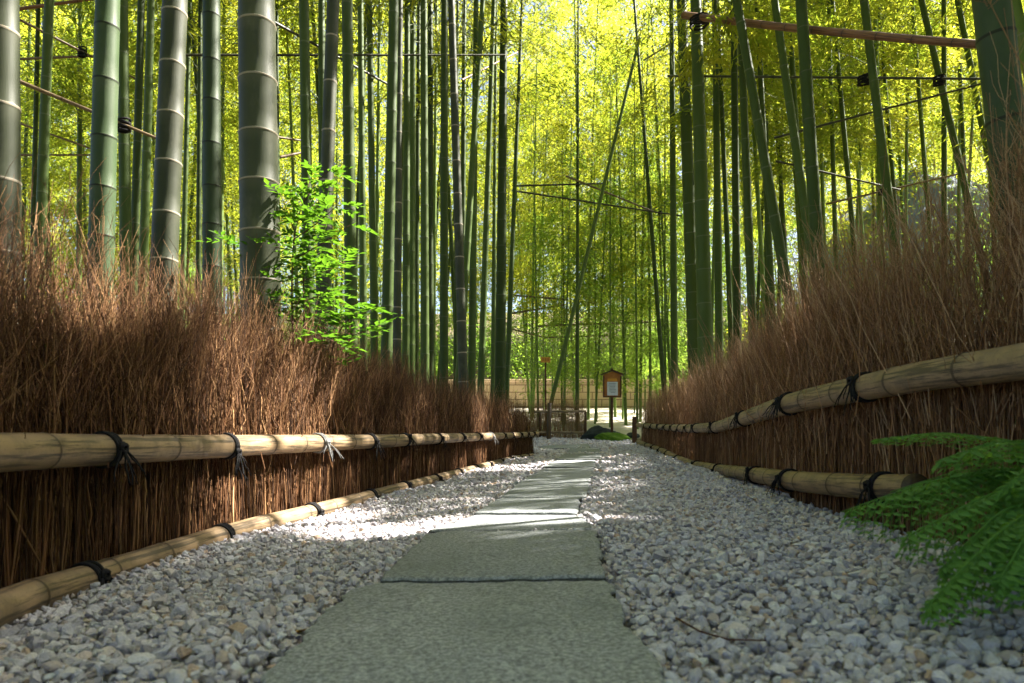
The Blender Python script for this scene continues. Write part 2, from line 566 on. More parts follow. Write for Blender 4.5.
# cliff at the right, its foot on the terrace
cu = np.linspace(0, 1, 90); cv = np.linspace(0, 1, 46)
CU, CV = np.meshgrid(cu, cv)
Xc = 7.4 + CU * 28; Yc = 16.2 + 1.2 * np.sin(CU * 7) + CV * 1.5
h = (4.3 + .9 * np.sin(CU * 9 + 1) + .5 * vnoise(CU * 14, CU * 0 + 2, 4)) * (.12 + .88 * sm(0, .11, CU))
zb = G(Xc, Yc) - .3
Zc = zb + CV * (h + .3)
Yc = Yc - .45 * vnoise(Xc * .9, Zc * 1.1, 2)
Yc = Yc + np.where(CV > .97, 2.5, 0)
V = np.stack([Xc, Yc, Zc], -1).reshape(-1, 3)
i, j = np.meshgrid(np.arange(45), np.arange(89), indexing='ij'); k = i * 90 + j
o = link("rock_cliff", mesh_np("rock_cliff", V, np.stack([k, k + 1, k + 91, k + 90], -1).reshape(-1, 4)), M['cliff'])
tag(o, kind='structure')

# low tan wall across the end of the open slope
g = Geo()
wx = np.linspace(-9, 8, 9)
g.box((-.5, 22.3, 1.40), (19, .35, 1.3), bev=.02)
g.box((-.5, 22.3, 2.085), (19.1, .5, .07), bev=.015)
o = g.build("stone_wall", M['wall'], origin=(-.5, 22.3, 1.0))
tag(o, "low tan wall of pale coursed blocks far behind the notice board", "wall")

# ------------------------------------------------------------------ gravel stones
SLABS = [  # outlines in pixels of the photograph
    ([(380, 580.6), (352, 588), (287, 651), (258, 683), (150, 860), (760, 860), (668, 683), (612, 590), (606, 579.6)], "large grey granite paving slab filling the path at the very front", .049),
    ([(380, 578), (425, 534), (447, 530), (595, 530), (604, 553), (599, 558), (606, 575)], "grey granite slab with a dark chipped front edge, second from the front", .062),
    ([(429, 530), (449, 524.5), (476, 513.4), (576, 512.8), (597, 528.5)], "short granite slab lit by the band of sunlight", .050),
    ([(474, 512), (499, 498), (581, 497), (577, 512)], "short shaded granite slab just behind the sunlit one", .062),
    ([(501, 496.6), (521, 481), (543, 468.2), (594.5, 467), (590, 480), (586, 496.2)], "long greenish granite slab between the two sunlit patches", .050),
    ([(542, 466.4), (556, 460.4), (594.5, 460), (595.5, 466.1)], "granite slab crossed by the farther streak of sunlight", .062),
    ([(555, 459.3), (565, 453.6), (601, 453), (600, 458.8)], "small granite slab beyond the farther streak of sunlight", .062),
    ([(566, 452.6), (571, 448), (600, 447.4), (600, 452)], "distant granite slab before the path turns left", .05),
    ([(539, 448.4), (541, 445.6), (588, 443.6), (591, 447)], "farthest granite slab, set crosswise at the turn of the path", .05),
]
slab_polys = []
for px_, lab, dz in SLABS:
    slab_polys.append(np.array([unproj(x, y, dz)[:2] if y < 845 else np.array([(x - 512) / F_PX * .62, .62]) for x, y in px_]))


def inside(poly, x, y, grow=0.0):
    c = poly.mean(0); P = c + (poly - c) * (1 + grow)
    r = np.zeros(len(x), bool); n = len(P)
    for a in range(n):
        x1, y1 = P[a]; x2, y2 = P[(a + 1) % n]
        cr = ((y1 > y) != (y2 > y)) & (x < (x2 - x1) * (y - y1) / (y2 - y1 + 1e-12) + x1)
        r ^= cr
    return r


def ico(sub):
    bm = bmesh.new(); bmesh.ops.create_icosphere(bm, subdivisions=sub, radius=1)
    V = np.array([v.co[:] for v in bm.verts]); bm.verts.index_update()
    T = np.array([[v.index for v in f.verts] for f in bm.faces]); bm.free(); return V, T


def stone_variants(sub, n, r):
    V0, T = ico(sub); out = []
    for _ in range(n):
        V = V0.copy()
        for _k in range(11):
            nn = r.normal(size=3); nn /= np.linalg.norm(nn); d = r.uniform(.38, .80)
            h = V @ nn - d; V -= np.where(h > 0, h, 0)[:, None] * nn
        V += V0 * (.06 * np.sin(V0 @ r.normal(size=3) * 5) + .05 * np.sin(V0 @ r.normal(size=3) * 9) + r.normal(0, .025, len(V0)))[:, None]
        V *= np.array([1, r.uniform(.7, .95), r.uniform(.55, .8)])
        out.append(V)
    return out, T


def rotmats(n, r):
    q = r.normal(size=(n, 4)); q /= np.linalg.norm(q, axis=1)[:, None]
    w, x, y, z = q.T
    return np.stack([1 - 2 * (y * y + z * z), 2 * (x * y - z * w), 2 * (x * z + y * w),
                     2 * (x * y + z * w), 1 - 2 * (x * x + z * z), 2 * (y * z - x * w),
                     2 * (x * z - y * w), 2 * (y * z + x * w), 1 - 2 * (x * x + y * y)], -1).reshape(n, 3, 3)


PAL = np.array([(.55, .525, .565), (.63, .605, .645), (.47, .445, .485), (.67, .63, .635), (.59, .50, .45), (.36, .34, .365), (.63, .56, .54), (.73, .70, .73), (.53, .39, .29)])
PALP = np.array([.20, .20, .15, .14, .09, .06, .08, .06, .02])


def gravel():
    r = np.random.default_rng(77)
    Vs, Ts, Cs, n = [], [], [], 0
    for y0, y1, cell, rad, sub, extra in ((.75, 1.45, .0166, .0118, 2, .75), (1.45, 4.6, .0170, .0118, 1, .7), (4.6, 12.7, .027, .0175, 1, .35)):
        for layer in range(2):
            xs = np.arange(-1.7, 2.3, cell); yy = np.arange(y0, y1, cell)
            X, Y = np.meshgrid(xs, yy); X = X.ravel() + r.uniform(-.5, .5, X.size) * cell; Y = Y.ravel() + r.uniform(-.5, .5, Y.size) * cell
            keep = (X > xl(Y) - .02) & (X < xr(Y) + .03) & (np.abs(X) < .80 * Y + .12)
            if layer: keep &= r.uniform(size=len(X)) < extra
            for P in slab_polys: keep &= ~inside(P, X, Y, .012)
            # bare soil at the foot of the right fence
            X, Y = X[keep], Y[keep]; m = len(X)
            rd = 1.12 * rad * np.clip(r.lognormal(0, .34, m), .45, 2.0)
            near_slab = np.zeros(m, bool)
            for P in slab_polys: near_slab |= inside(P, X, Y, .10)
            Z = G(X, Y) + rd * .35 + np.where(near_slab, .012, .017 + .010 * np.sin(4 * X + 2.5 * Y)) + layer * .016
            Vv, T = stone_variants(sub, 10, r)
            R = rotmats(m, r); vid = r.integers(0, 10, m)
            base = np.stack(Vv)[vid]
            W = np.einsum('mij,mvj->mvi', R, base) * rd[:, None, None]
            W[..., 2] *= .85
            W += np.stack([X, Y, Z], -1)[:, None, :]
            c = np.minimum(PAL[r.choice(len(PAL), m, p=PALP)] * r.uniform(.98, 1.28, (m, 1)), .80)
            nv = base.shape[1]
            Vs.append(W.reshape(-1, 3)); Cs.append(np.repeat(c, nv, 0))
            Ts.append((T[None] + (np.arange(m) * nv)[:, None, None]).reshape(-1, 3) + n); n += m * nv
    me = mesh_np("gravel", np.concatenate(Vs), None, np.concatenate(Ts), colors={'col': np.concatenate(Cs)}, smooth=False)
    o = link("gravel", me, M['pebble'])
    tag(o, kind='stuff')


gravel()

# ------------------------------------------------------------------ granite slabs
for P, (px_, lab, dz) in zip(slab_polys, SLABS):
    r = np.random.default_rng(len(lab))
    c = P.mean(0)
    pts = []
    n = len(P)
    for a in range(n):
        A, B = P[a], P[(a + 1) % n]; L = np.linalg.norm(B - A); m = max(2, int(L / .018))
        d = (B - A) / (L + 1e-9); nn = np.array([d[1], -d[0]])
        t = np.arange(m) / m
        jit = np.convolve(r.normal(0, .0055, m + 8), np.ones(5) / 2.6, 'same')[4:m + 4] + r.normal(0, .0026, m)
        pts.append(A + t[:, None] * (B - A) + jit[:, None] * nn)
    out = np.concatenate(pts)
    if np.cross(P[1] - P[0], P[2] - P[1]) < 0 or True:
        area = .5 * np.sum(out[:, 0] * np.roll(out[:, 1], -1) - np.roll(out[:, 0], -1) * out[:, 1])
        if area < 0: out = out[::-1]
    n = len(out)
    size = np.sqrt(abs(area))
    def ring(inset, dz_): 
        q = c + (out - c) * (1 - inset / size * 2)
        return np.column_stack([q, G(q[:, 0], q[:, 1]) + dz_])
    rings = [ring(0, -.05), ring(0, dz - .008), ring(.002, dz - .004), ring(.006, dz - .001), ring(.011, dz)]
    V = np.concatenate(rings + [[[c[0], c[1], float(G(c[0], c[1])) + dz]]])
    i, j = np.meshgrid(np.arange(4), np.arange(n), indexing='ij'); j2 = (j + 1) % n
    Q = np.stack([i * n + j, i * n + j2, (i + 1) * n + j2, (i + 1) * n + j], -1).reshape(-1, 4)
    jj = np.arange(n); T = np.stack([4 * n + jj, 4 * n + (jj + 1) % n, np.full(n, 5 * n)], -1)
    org = np.array([c[0], c[1], float(G(c[0], c[1]))])
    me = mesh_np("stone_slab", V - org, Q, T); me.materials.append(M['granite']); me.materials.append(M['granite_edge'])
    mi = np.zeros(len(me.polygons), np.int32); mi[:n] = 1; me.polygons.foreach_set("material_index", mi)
    o = link("stone_slab", me, None, None, org)
    tag(o, lab, "paving slab", "granite slabs of the path")


# ------------------------------------------------------------------ bamboo tubes with nodes
FR = np.array([0, .018, .045, .35, .70, .955, .985])
FRr = np.array([1.045, 1.03, .992, .978, .988, 1.003, 1.018])
FR_lo = np.array([0, .05, .95]); FRr_lo = np.array([1.03, .99, 1.0])


def bamboo(path, rad, nodes, sides, lo=False, v0=0.0):
    """path(t): point at arc t; nodes: increasing arc positions"""
    fr, frr = (FR_lo, FRr_lo) if lo else (FR, FRr)
    ts, rs, vs = [], [], []
    for k in range(len(nodes) - 1):
        a, b = nodes[k], nodes[k + 1]
        for f, q in zip(fr, frr): ts.append(a + (b - a) * f); rs.append(q); vs.append(k + f + v0)
    ts.append(nodes[-1]); rs.append(frr[0]); vs.append(len(nodes) - 1 + v0)
    ts = np.array(ts); P = path(ts); R = rad(ts) * np.array(rs)
    V, Q, T, a = tube(P, R, sides, np.array(vs))
    ang = np.tile(np.arange(sides) / sides * 2 * math.pi, len(ts))
    tt = np.repeat(ts, sides)
    s = np.stack([tt * 3.2, np.cos(ang) * 3.2, np.sin(ang) * 3.2], -1)
    s = np.concatenate([s, s[:1], s[-1:]])
    return V, Q, T, a, s


def bamboo_obj(name, data, mat, parent=None, origin=(0, 0, 0)):
    V, Q, T, a, s = data
    org = np.asarray(origin, float)
    me = mesh_np(name, V - org, Q, T, {'v': a})
    at_ = me.attributes.new('s', 'FLOAT_VECTOR', 'POINT'); at_.data.foreach_set("vector", np.ascontiguousarray(s, np.float32).ravel())
    return link(name, me, mat, parent, org if parent is None else None)


def node_list(L, s0, s1, jit=.08, start=0.0):
    t, out = start, [start]
    while t < L:
        t += (s0 + (s1 - s0) * min(1, t / L)) * rng.uniform(1 - jit, 1 + jit); out.append(min(t, L))
        if t >= L: break
    if len(out) > 2 and out[-1] - out[-2] < .03: out.pop(-2)
    return np.array(out)


# ------------------------------------------------------------------ crowns (leaf masses on their branches)
def crown_mesh(name, seed, z0, z1, spread, nbr, nsp, nlv, ll, lw, mat):
    r = np.random.default_rng(seed)
    P_, D_, N_, BR = [], [], [], []
    for b in range(nbr):
        t = (b + r.uniform()) / nbr
        z = z0 + (z1 - z0) * t
        env = (.35 + .65 * min(1, t / .25)) * (1 - .62 * max(0, (t - .45) / .55))
        L = spread * env * r.uniform(.65, 1.15)
        az = r.uniform(0, 6.283); rise = r.uniform(.35, .9)
        k = np.linspace(0, 1, 6)
        hx = L * k; hz = L * (rise * k - (.35 + rise * .75) * k ** 2.1)
        P = np.stack([np.cos(az) * hx, np.sin(az) * hx, z + hz], -1)
        BR.append(P)
        for s_ in range(nsp):
            kk = r.uniform(.22, 1.0) ** .8
            c = np.array([np.interp(kk, k, P[:, a]) for a in range(3)]) + r.normal(0, .10, 3) * np.array([1, 1, .8]) * (L / 1.2)
            n = nlv
            ang = az + r.normal(0, .9, n)
            dn = r.uniform(-1.0, .1, n)
            d = np.stack([np.cos(ang), np.sin(ang), dn], -1)
            P_.append(c + r.normal(0, .07, (n, 3))); D_.append(d)
            N_.append(np.array([0, 0, 1.]) + r.normal(0, .45, (n, 3)))
    P = np.concatenate(P_); D = np.concatenate(D_); N = np.concatenate(N_); n = len(P)
    V, T = leaves(P, D, N, ll * r.uniform(.7, 1.25, n), lw * r.uniform(.75, 1.2, n))
    BP = np.stack(BR); VB, QB = twigs(BP, np.linspace(.009, .002, 6)[None].repeat(len(BP), 0), 3)
    me = mesh_np(name, np.concatenate([V, VB]), QB + len(V), T, smooth=True)
    me.materials.append(M[mat]); me.materials.append(M['culm_green'])
    mi = np.zeros(len(me.polygons), np.int32); mi[:len(QB)] = 1
    me.polygons.foreach_set("material_index", mi)
    me["nleaf"] = n
    return me


CROWN_HI = [crown_mesh("crown_high", 100 + k, 5.2, 12.2, 1.75, 46, 21, 8, .108, .024, 'leaf_bamboo') for k in range(4)]
CROWN_MID = [crown_mesh("crown_mid", 200 + k, 2.9, 10.5, 1.45, 52, 19, 7, .108, .024, 'leaf_bamboo') for k in range(4)]
CROWN_LOW = [crown_mesh("crown_low", 300 + k, .9, 6.0, 1.1, 44, 16, 7, .105, .023, 'leaf_low') for k in range(4)]

# zones kept sunny: q = point on z=0 reached by the sun ray
def sunq(p):
    p = np.asarray(p, float); t = p[..., 2] / S[2]
    return p[..., 0] - S[0] * t, p[..., 1] - S[1] * t


def seg_d(qx, qy, a, b):
    a = np.array(a); b = np.array(b); d = b - a; L2 = d @ d
    t = np.clip(((qx - a[0]) * d[0] + (qy - a[1]) * d[1]) / L2, 0, 1)
    return np.hypot(qx - a[0] - t * d[0], qy - a[1] - t * d[1])


def gq(px, py): return tuple(float(v) for v in sunq(unproj(px, py, .03)))
def bq(x, y, z): return tuple(float(v) for v in sunq(np.array([x, y, z])))


GAPS = [(gq(345, 532), gq(440, 528), .15), (gq(440, 526), gq(560, 522), .13), (gq(560, 522), gq(650, 522), .03),
        (bq(-1.0, 3.25, .05), bq(-1.05, 3.3, 1.0), .32), (bq(-1.0, 3.3, .75), bq(-1.05, 3.4, 1.2), .42),
        (tuple(float(v) for v in sunq(at(955, 500, 1.36))), tuple(float(v) for v in sunq(at(1000, 440, 1.4))), .03),
        (gq(478, 472), gq(548, 466), .22), (gq(548, 466), gq(592, 462), .16), (gq(585, 459), gq(632, 456), .10),
        (bq(-.2, 7.1, .1), bq(-.25, 7.1, .9), .16), (bq(.08, 8.3, .1), bq(.05, 8.3, .85), .12)]


def sunny(qx, qy):
    """gaps of the canopy: True where no leaf may stand in the sun's way"""
    w = .05 * np.sin(9 * qx + 5 * qy) + .03 * np.sin(23 * qx - 11 * qy)
    m = np.zeros(np.shape(qx), bool)
    for a, b, hw in GAPS: m |= seg_d(qx, qy, a, b) < hw + .06 + w * min(1, hw * 5)
    m |= np.hypot((qx + 2.05), (qy - 3.0)) < .62 + w           # leafy shrub
    m |= qy > 11.8 + .5 * np.sin(qx * 1.3)
    m |= (qx < -2.0 - .12 * np.sin(3 * qy)) & (np.sin(2.3 * qx + 1.1) * np.sin(2.9 * qy + .7 * qx) + .5 * np.sin(7 * qx - 6 * qy) > -.8)
    return m


def crown_obj(root, me, lean, zscale=1.0, rot=0.0, carve=True):
    """attach a crown to a stalk; leaves that would close a gap of the canopy are left out"""
    ax = Vector((lean[0], lean[1], 1.0)).normalized()
    q = Vector((0, 0, 1)).rotation_difference(ax)
    Mx = q.to_matrix().to_4x4() @ Matrix.Rotation(rot, 4, 'Z') @ Matrix.Diagonal((1, 1, zscale, 1))
    o = bpy.data.objects.new("foliage", me); COL.objects.link(o); o.parent = root
    o.matrix_local = Mx
    W = np.array(Matrix.Translation(root.location) @ Mx)
    nl = me["nleaf"]
    co = np.empty(len(me.vertices) * 3, np.float32); me.vertices.foreach_get("co", co); co = co.reshape(-1, 3)
    cen = co[:nl * 4].reshape(nl, 4, 3).mean(1) @ W[:3, :3].T + W[:3, 3]
    if carve:
        qx, qy = sunq(cen)
        bad = sunny(qx, qy) & (qx > -9) & (qy < 16.5)
        bad &= ~((qy > 11.0) & (rng.uniform(size=nl) < .45))
        if bad.any():
            kp = np.nonzero(~bad)[0]
            if len(kp) < 40: kp = np.arange(40)
            V4 = co[:nl * 4].reshape(nl, 4, 3)[kp].reshape(-1, 3)
            VB = co[nl * 4:]; nb = len(VB) // 18
            k = np.arange(len(kp)) * 4
            T = np.concatenate([np.stack([k, k + 1, k + 2], -1), np.stack([k, k + 2, k + 3], -1)])
            b = (np.arange(nb) * 18)[:, None, None]
            i, j = np.meshgrid(np.arange(5), np.arange(3), indexing='ij')
            q_ = np.stack([i * 3 + j, i * 3 + (j + 1) % 3, (i + 1) * 3 + (j + 1) % 3, (i + 1) * 3 + j], -1).reshape(1, -1, 4)
            QB = (q_ + b).reshape(-1, 4)
            m2 = mesh_np("foliage", np.concatenate([V4, VB]), QB + len(V4), T)
            for mm in me.materials: m2.materials.append(mm)
            mi = np.zeros(len(m2.polygons), np.int32); mi[:len(QB)] = 1; m2.polygons.foreach_set("material_index", mi)
            o.data = m2
            SHADE.append(cen[kp])
            return o
    SHADE.append(cen)
    return o


SHADE = []


# ------------------------------------------------------------------ bamboo stalks seen in the photograph
def stalk(xt, xb, yb, w, mat, label, Y=None, H=None, crown='hi', group='bamboo stalks', sp=None, yt=0., sides=None, sp_px=None):
    if Y is None: Y = 75.0 / w
    a = at(xt, yt, Y); b = at(xb, yb, Y)
    sx = (a[0] - b[0]) / (a[2] - b[2])
    z0 = float(G(b[0], Y)); 
    for _ in range(3):
        x0 = b[0] + sx * (z0 - b[2]); z0 = float(G(x0, Y))
    base = np.array([x0, Y, z0 - .03])
    r_px = w / F_PX * Y / 2
    for it in range(30):        # keep the foot clear of the brush
        yy = np.linspace(.9, 12, 300)
        dl = np.min(np.hypot(xl(yy) - x0, yy - Y)); dr = np.min(np.hypot(xr(yy) - x0, yy - Y))
        if Y < 12 and (min(dl, dr) < .24 + r_px or (xl(Y) - .1 < x0 < xr(Y) + .1)) and it < 29:
            Y *= 1.025; a = at(xt, yt, Y); b = at(xb, yb, Y); r_px = w / F_PX * Y / 2
            z0 = float(G(b[0], Y)); x0 = b[0] + sx * (z0 - b[2])
        else: break
    base = np.array([x0, Y, z0 - .03])
    if H is None: H = rng.uniform(10.5, 12.5)
    sy = rng.uniform(-.015, .02)
    ztop = a[2]
    bend = rng.uniform(-.004, .004)
    def path(t):
        e = np.maximum(t + z0 - ztop, 0)
        return np.stack([base[0] + sx * t * 1.0 + bend * e ** 2, Y + sy * t, base[2] + t], -1)
    r0 = w / F_PX * Y / 2
    taper = .75 if H > 8 else .35
    rad = lambda t: r0 * (1 - taper * np.clip(t / H, 0, 1) ** 1.15) * 1.04
    s0 = sp if sp else (max(.22, min(.30, r0 * 4)) if w > 17 else rng.uniform(.30, .37))
    nodes = node_list(H, s0, s0 * 1.6)
    root = empty("bamboo_stalk", base)
    sides = sides or (28 if w > 20 else 16 if w > 8 else 10)
    bamboo_obj("culm", bamboo(path, rad, nodes, sides, lo=w < 6), M[mat], root, base)
    if crown:
        me = {'hi': CROWN_HI, 'mid': CROWN_MID, 'low': CROWN_LOW}[crown][int(rng.integers(0, 4))]
        crown_obj(root, me, (sx, sy), rng.uniform(.92, 1.05) * H / 12.0, rng.uniform(0, 6.28))
    tag(root, label, "bamboo", group)
    return root


# (x at the top edge, x lower down, y lower down, width in px, material, label, depth, options)
ST = [
 (3, 4, 228, 30, 'culm_grey', "pale grey bamboo stalk cut by the photo's left edge, sunlit on its right half", 2.3, {}),
 (45, 38, 250, 11, 'culm_green', "narrow green bamboo stalk between the cut-off grey one and the thick dark-ringed one", 6.2, {}),
 (39, 33, 250, 5.5, 'culm_deep', "thin dark bamboo stalk hugging the left side of the narrow green one at far left", 9.0, {}),
 (78, 78, 260, 6, 'culm_green', "thin upright bamboo stalk just left of the thick dark-ringed stalk", 10.0, {}),
 (106, 100, 260, 24.5, 'culm_dark', "thick green bamboo stalk with black node rings, second thick one from the left", 3.1, {}),
 (121, 125, 240, 12, 'culm_deep', "dark slim bamboo stalk half hidden behind the thick black-ringed stalk", 5.6, {}),
 (144, 136, 240, 9, 'culm_deep', "dark slim bamboo stalk, left one of the pair left of the white-ringed sunlit stalk", 7.2, {}),
 (151, 144, 240, 9.5, 'culm_green', "slim green bamboo stalk, right one of the pair left of the white-ringed sunlit stalk", 6.8, {}),
 (170, 162, 250, 26.5, 'culm_grey', "thick grey-green stalk with white rings and a sunlit right edge, leaning slightly right", 3.3, {'sp': .215}),
 (187, 203, 200, 5, 'culm_deep', "thin bamboo stalk leaning left at the top, crossing left of the deep green mid stalk", 9.5, {}),
 (190, 184, 240, 6, 'culm_green', "thin light green stalk just right of the white-ringed sunlit bamboo", 9.0, {}),
 (209, 211, 260, 19, 'culm_dark', "medium deep green bamboo stalk between the white-ringed stalk and the thickest one", 4.3, {}),
 (201, 199, 240, 6, 'culm_deep', "thin dark stalk tucked behind the left side of the medium deep green stalk", 8.8, {}),
 (226, 222, 240, 5, 'culm_young', "thin pale stalk close to the left side of the thickest bamboo", 12.0, {}),
 (257, 261, 300, 40, 'culm_grey', "thickest bamboo stalk, grey with pale rings and sunlit right edge, beside the leafy shrub", 3.05, {'sp': .25}),
 (279, 279, 190, 5, 'culm_deep', "thin dark stalk just right of the thickest bamboo", 10.0, {}),
 (303.5, 308, 260, 12, 'culm_green', "slim green bamboo stalk rising out of the leafy shrub on its left half", 5.6, {}),
 (320, 322, 240, 9, 'culm_deep', "dark bamboo stalk behind the left side of the broad grey one above the shrub", 7.5, {}),
 (331, 323, 260, 15, 'culm_grey', "broad grey-green bamboo stalk above the right half of the leafy shrub", 4.9, {}),
 (347.5, 351, 290, 13, 'culm_green', "bamboo stalk at the right side of the leafy shrub, running straight up", 5.2, {}),
 (365, 356, 230, 6, 'culm_deep', "thin stalk leaning right towards the top beside the shrub's right side", 11.0, {}),
 (369.5, 374, 320, 8, 'culm_green', "slim stalk with a black lashing high up, first right of the shrub", 8.5, {}),
 (380, 377, 240, 5, 'culm_young', "thin yellowish stalk just behind the slim lashed stalk right of the shrub", 12.5, {}),
 (394, 387, 330, 12, 'culm_deep', "dark bamboo stalk with lichen spots, thickest of the row right of the shrub", 5.9, {}),
 (400, 397, 350, 9, 'culm_grey', "grey bamboo stalk close behind the dark lichen-spotted one", 7.4, {}),
 (407.5, 406, 330, 8, 'culm_green', "green stalk second right of the dark lichen-spotted bamboo", 8.6, {}),
 (424.5, 425, 360, 9, 'culm_green', "straight green stalk near the middle of the row right of the shrub", 8.2, {}),
 (419, 416, 360, 6, 'culm_deep', "thin dark stalk showing along the left of the straight green mid-row stalk", 10.8, {}),
 (436, 433, 340, 5, 'culm_young', "thin pale stalk leaning a little, right of the straight green mid-row stalk", 12.5, {}),
 (445, 444, 365, 9, 'culm_deep', "dark green stalk left of the grey one that tilts left", 8.0, {}),
 (451, 463, 370, 10, 'culm_grey', "grey stalk tilting left at the top with a sunlit right rim", 7.6, {}),
 (457.5, 456, 300, 5, 'culm_deep', "thin stalk behind the grey stalk that tilts left", 12.0, {}),
 (464, 462, 330, 7, 'culm_deep', "stalk lashed with black rope at the very top of the photo, left of the opening", 10.6, {}),
 (483, 462, 330, 8, 'culm_green', "stalk leaning right with a black lashing, left of the two leaning lashed ones", 9.6, {}),
 (494, 481, 380, 7, 'culm_green', "slimmer stalk leaning right with a black lashing, right of the two leaning lashed ones", 10.6, {}),
 (504, 500, 388, 11, 'culm_deep', "dark stalk with white rings standing at the left border of the central opening", 9.9, {}),
 (496, 493, 380, 5, 'culm_green', "thin stalk close to the left of the dark white-ringed stalk at the opening", 12.4, {}),
 (522, 507, 380, 5.5, 'culm_deep', "thin dark stalk leaning right along the left border of the central opening", 12.0, {}),
 (412, 411, 340, 9, 'culm_green', "green stalk third right of the dark lichen-spotted bamboo", 8.9, {}),
 (476, 472, 350, 8, 'culm_green', "green stalk between the grey tilting stalk and the leaning lashed ones", 9.7, {}),
 (360, 363, 300, 8, 'culm_green', "green stalk crossing behind the thin leaning one at the shrub's right side", 8.0, {}),
 (430, 430, 350, 8, 'culm_deep', "dark stalk hugging the right of the straight green mid-row stalk", 9.3, {}),
 # right of the opening
 (670, 674, 365, 7.5, 'culm_deep', "slim dark stalk, leftmost upright one right of the central opening", 10.6, {}),
 (680.5, 694, 345, 14, 'culm_green', "thick green stalk, left one of the two thick ones right of the opening", 9.3, {}),
 (698, 706, 340, 16, 'culm_green', "thick green stalk carrying the lashed brown pole, right one of the two thick ones", 7.3, {}),
 (714.5, 719, 330, 8.5, 'culm_deep', "slim stalk right of the two thick green stalks", 9.2, {}),
 (719.5, 731, 320, 6, 'culm_deep', "thin dark stalk leaning left just right of the slim one beside the thick pair", 9.5, {}),
 (733.5, 737, 310, 8.5, 'culm_deep', "upright dark stalk halfway between the thick pair and the arching white-ringed stalk", 7.8, {}),
 (741, 752, 300, 9, 'culm_green', "green stalk leaning left, behind the foot of the white-ringed leaning stalk", 7.0, {}),
 (740, 789, 290, 11, 'culm_green', "strongly leaning green stalk with fine white rings right of the thick pair", 6.2, {}),
 (747, 764, 290, 5, 'culm_young', "thin pale stalk beside the leaning white-ringed one", 11.5, {}),
 (764.5, 767, 290, 5.5, 'culm_deep', "thin upright stalk behind the leaning white-ringed one", 11.0, {}),
 (774, 811, 250, 9.5, 'culm_green', "leaning stalk meeting the dark upright one near the brush top on the right", 6.6, {}),
 (784, 800, 250, 5, 'culm_young', "thin leaning stalk left of the dark upright one on the right", 11.0, {}),
 (805, 821, 280, 13.5, 'culm_deep', "dark green stalk, the thickest between the leaning white-ringed one and the big right-edge stalk", 5.6, {}),
 (819, 826, 250, 4.5, 'culm_young', "thin stalk just right of the thick dark green one on the right", 13.0, {}),
 (837, 856, 240, 6, 'culm_green', "slim stalk leaning left, first clear one right of the thick dark green stalk", 9.2, {}),
 (848, 864, 240, 4, 'culm_young', "thin stalk leaning left beside the slim one on the right", 13.0, {}),
 (863, 893, 240, 10, 'culm_green', "leaning stalk with a black lashing under the brown pole on the right", 6.4, {}),
 (880, 899, 240, 5, 'culm_deep', "thin stalk leaning left behind the lashed leaning stalk on the right", 10.5, {}),
 (906, 905, 230, 4, 'culm_young', "thin upright stalk midway between the two lashed leaning stalks on the right", 12.5, {}),
 (915, 931, 230, 5, 'culm_green', "thin stalk leaning left, right of the thin upright one on the right", 10.0, {}),
 (924, 972, 210, 7.5, 'culm_green', "second lashed leaning stalk on the right, nearer the right edge", 7.4, {}),
 (943, 944, 230, 6, 'culm_deep', "upright stalk behind the second lashed leaning stalk on the right", 8.8, {}),
 (956, 967, 230, 4.5, 'culm_deep', "thin stalk between the second lashed leaning stalk and the slim one by the right edge", 11.0, {}),
 (963, 1000, 200, 7, 'culm_green', "slim leaning stalk just left of the big stalk at the right edge", 8.0, {}),
 (757, 771, 280, 7, 'culm_green', "slim green stalk leaning left between the arching white-ringed stalk and its neighbour", 8.8, {}),
 (791, 806, 270, 7, 'culm_green', "slim stalk leaning left just left of the thick dark green stalk on the right", 9.0, {}),
 (829, 836, 250, 5.5, 'culm_green', "slim upright stalk just right of the thick dark green stalk on the right", 10.5, {}),
 (872, 880, 240, 6, 'culm_young', "light green stalk behind the foot of the lashed leaning stalk on the right", 10.0, {}),
 (999, 1020, 200, 36, 'culm_dark', "big dark green stalk with a black ring at the right edge of the photo", 2.55, {'sp': .30}),
 (1022, 1042, 100, 12, 'culm_young', "light green stalk cut by the right edge of the photo at the top", 3.9, {}),
]
stalk_at = {}
for xt, xb, yb, w, mat, lab, Y, kw in ST:
    r_ = stalk(xt, xb, yb, w, mat, lab, Y, group="bamboo stalks close behind the brush fences", **kw)
    stalk_at[lab] = r_
# props and loners in the central opening
stalk(578.5, 577, 395, 3.6, 'culm_deep', "thin perfectly upright stalk in the middle of the central opening", 14.2, H=13, group="stalks in the central opening")
stalk(635, 663, 374, 4.8, 'culm_deep', "thin dark stalk leaning left in the right half of the central opening", 13.8, H=13, group="stalks in the central opening")
stalk(651, 670, 374, 3.0, 'culm_young', "hair-thin stalk parallel to the dark one leaning left in the opening", 16.0, H=12, group="stalks in the central opening")
stalk(637, 549, 410, 4.2, 'culm_green', "bare bamboo prop leaning right across the central opening from the low rear fence", 12.9, H=7.6, crown=None, group="stalks in the central opening", yt=47)

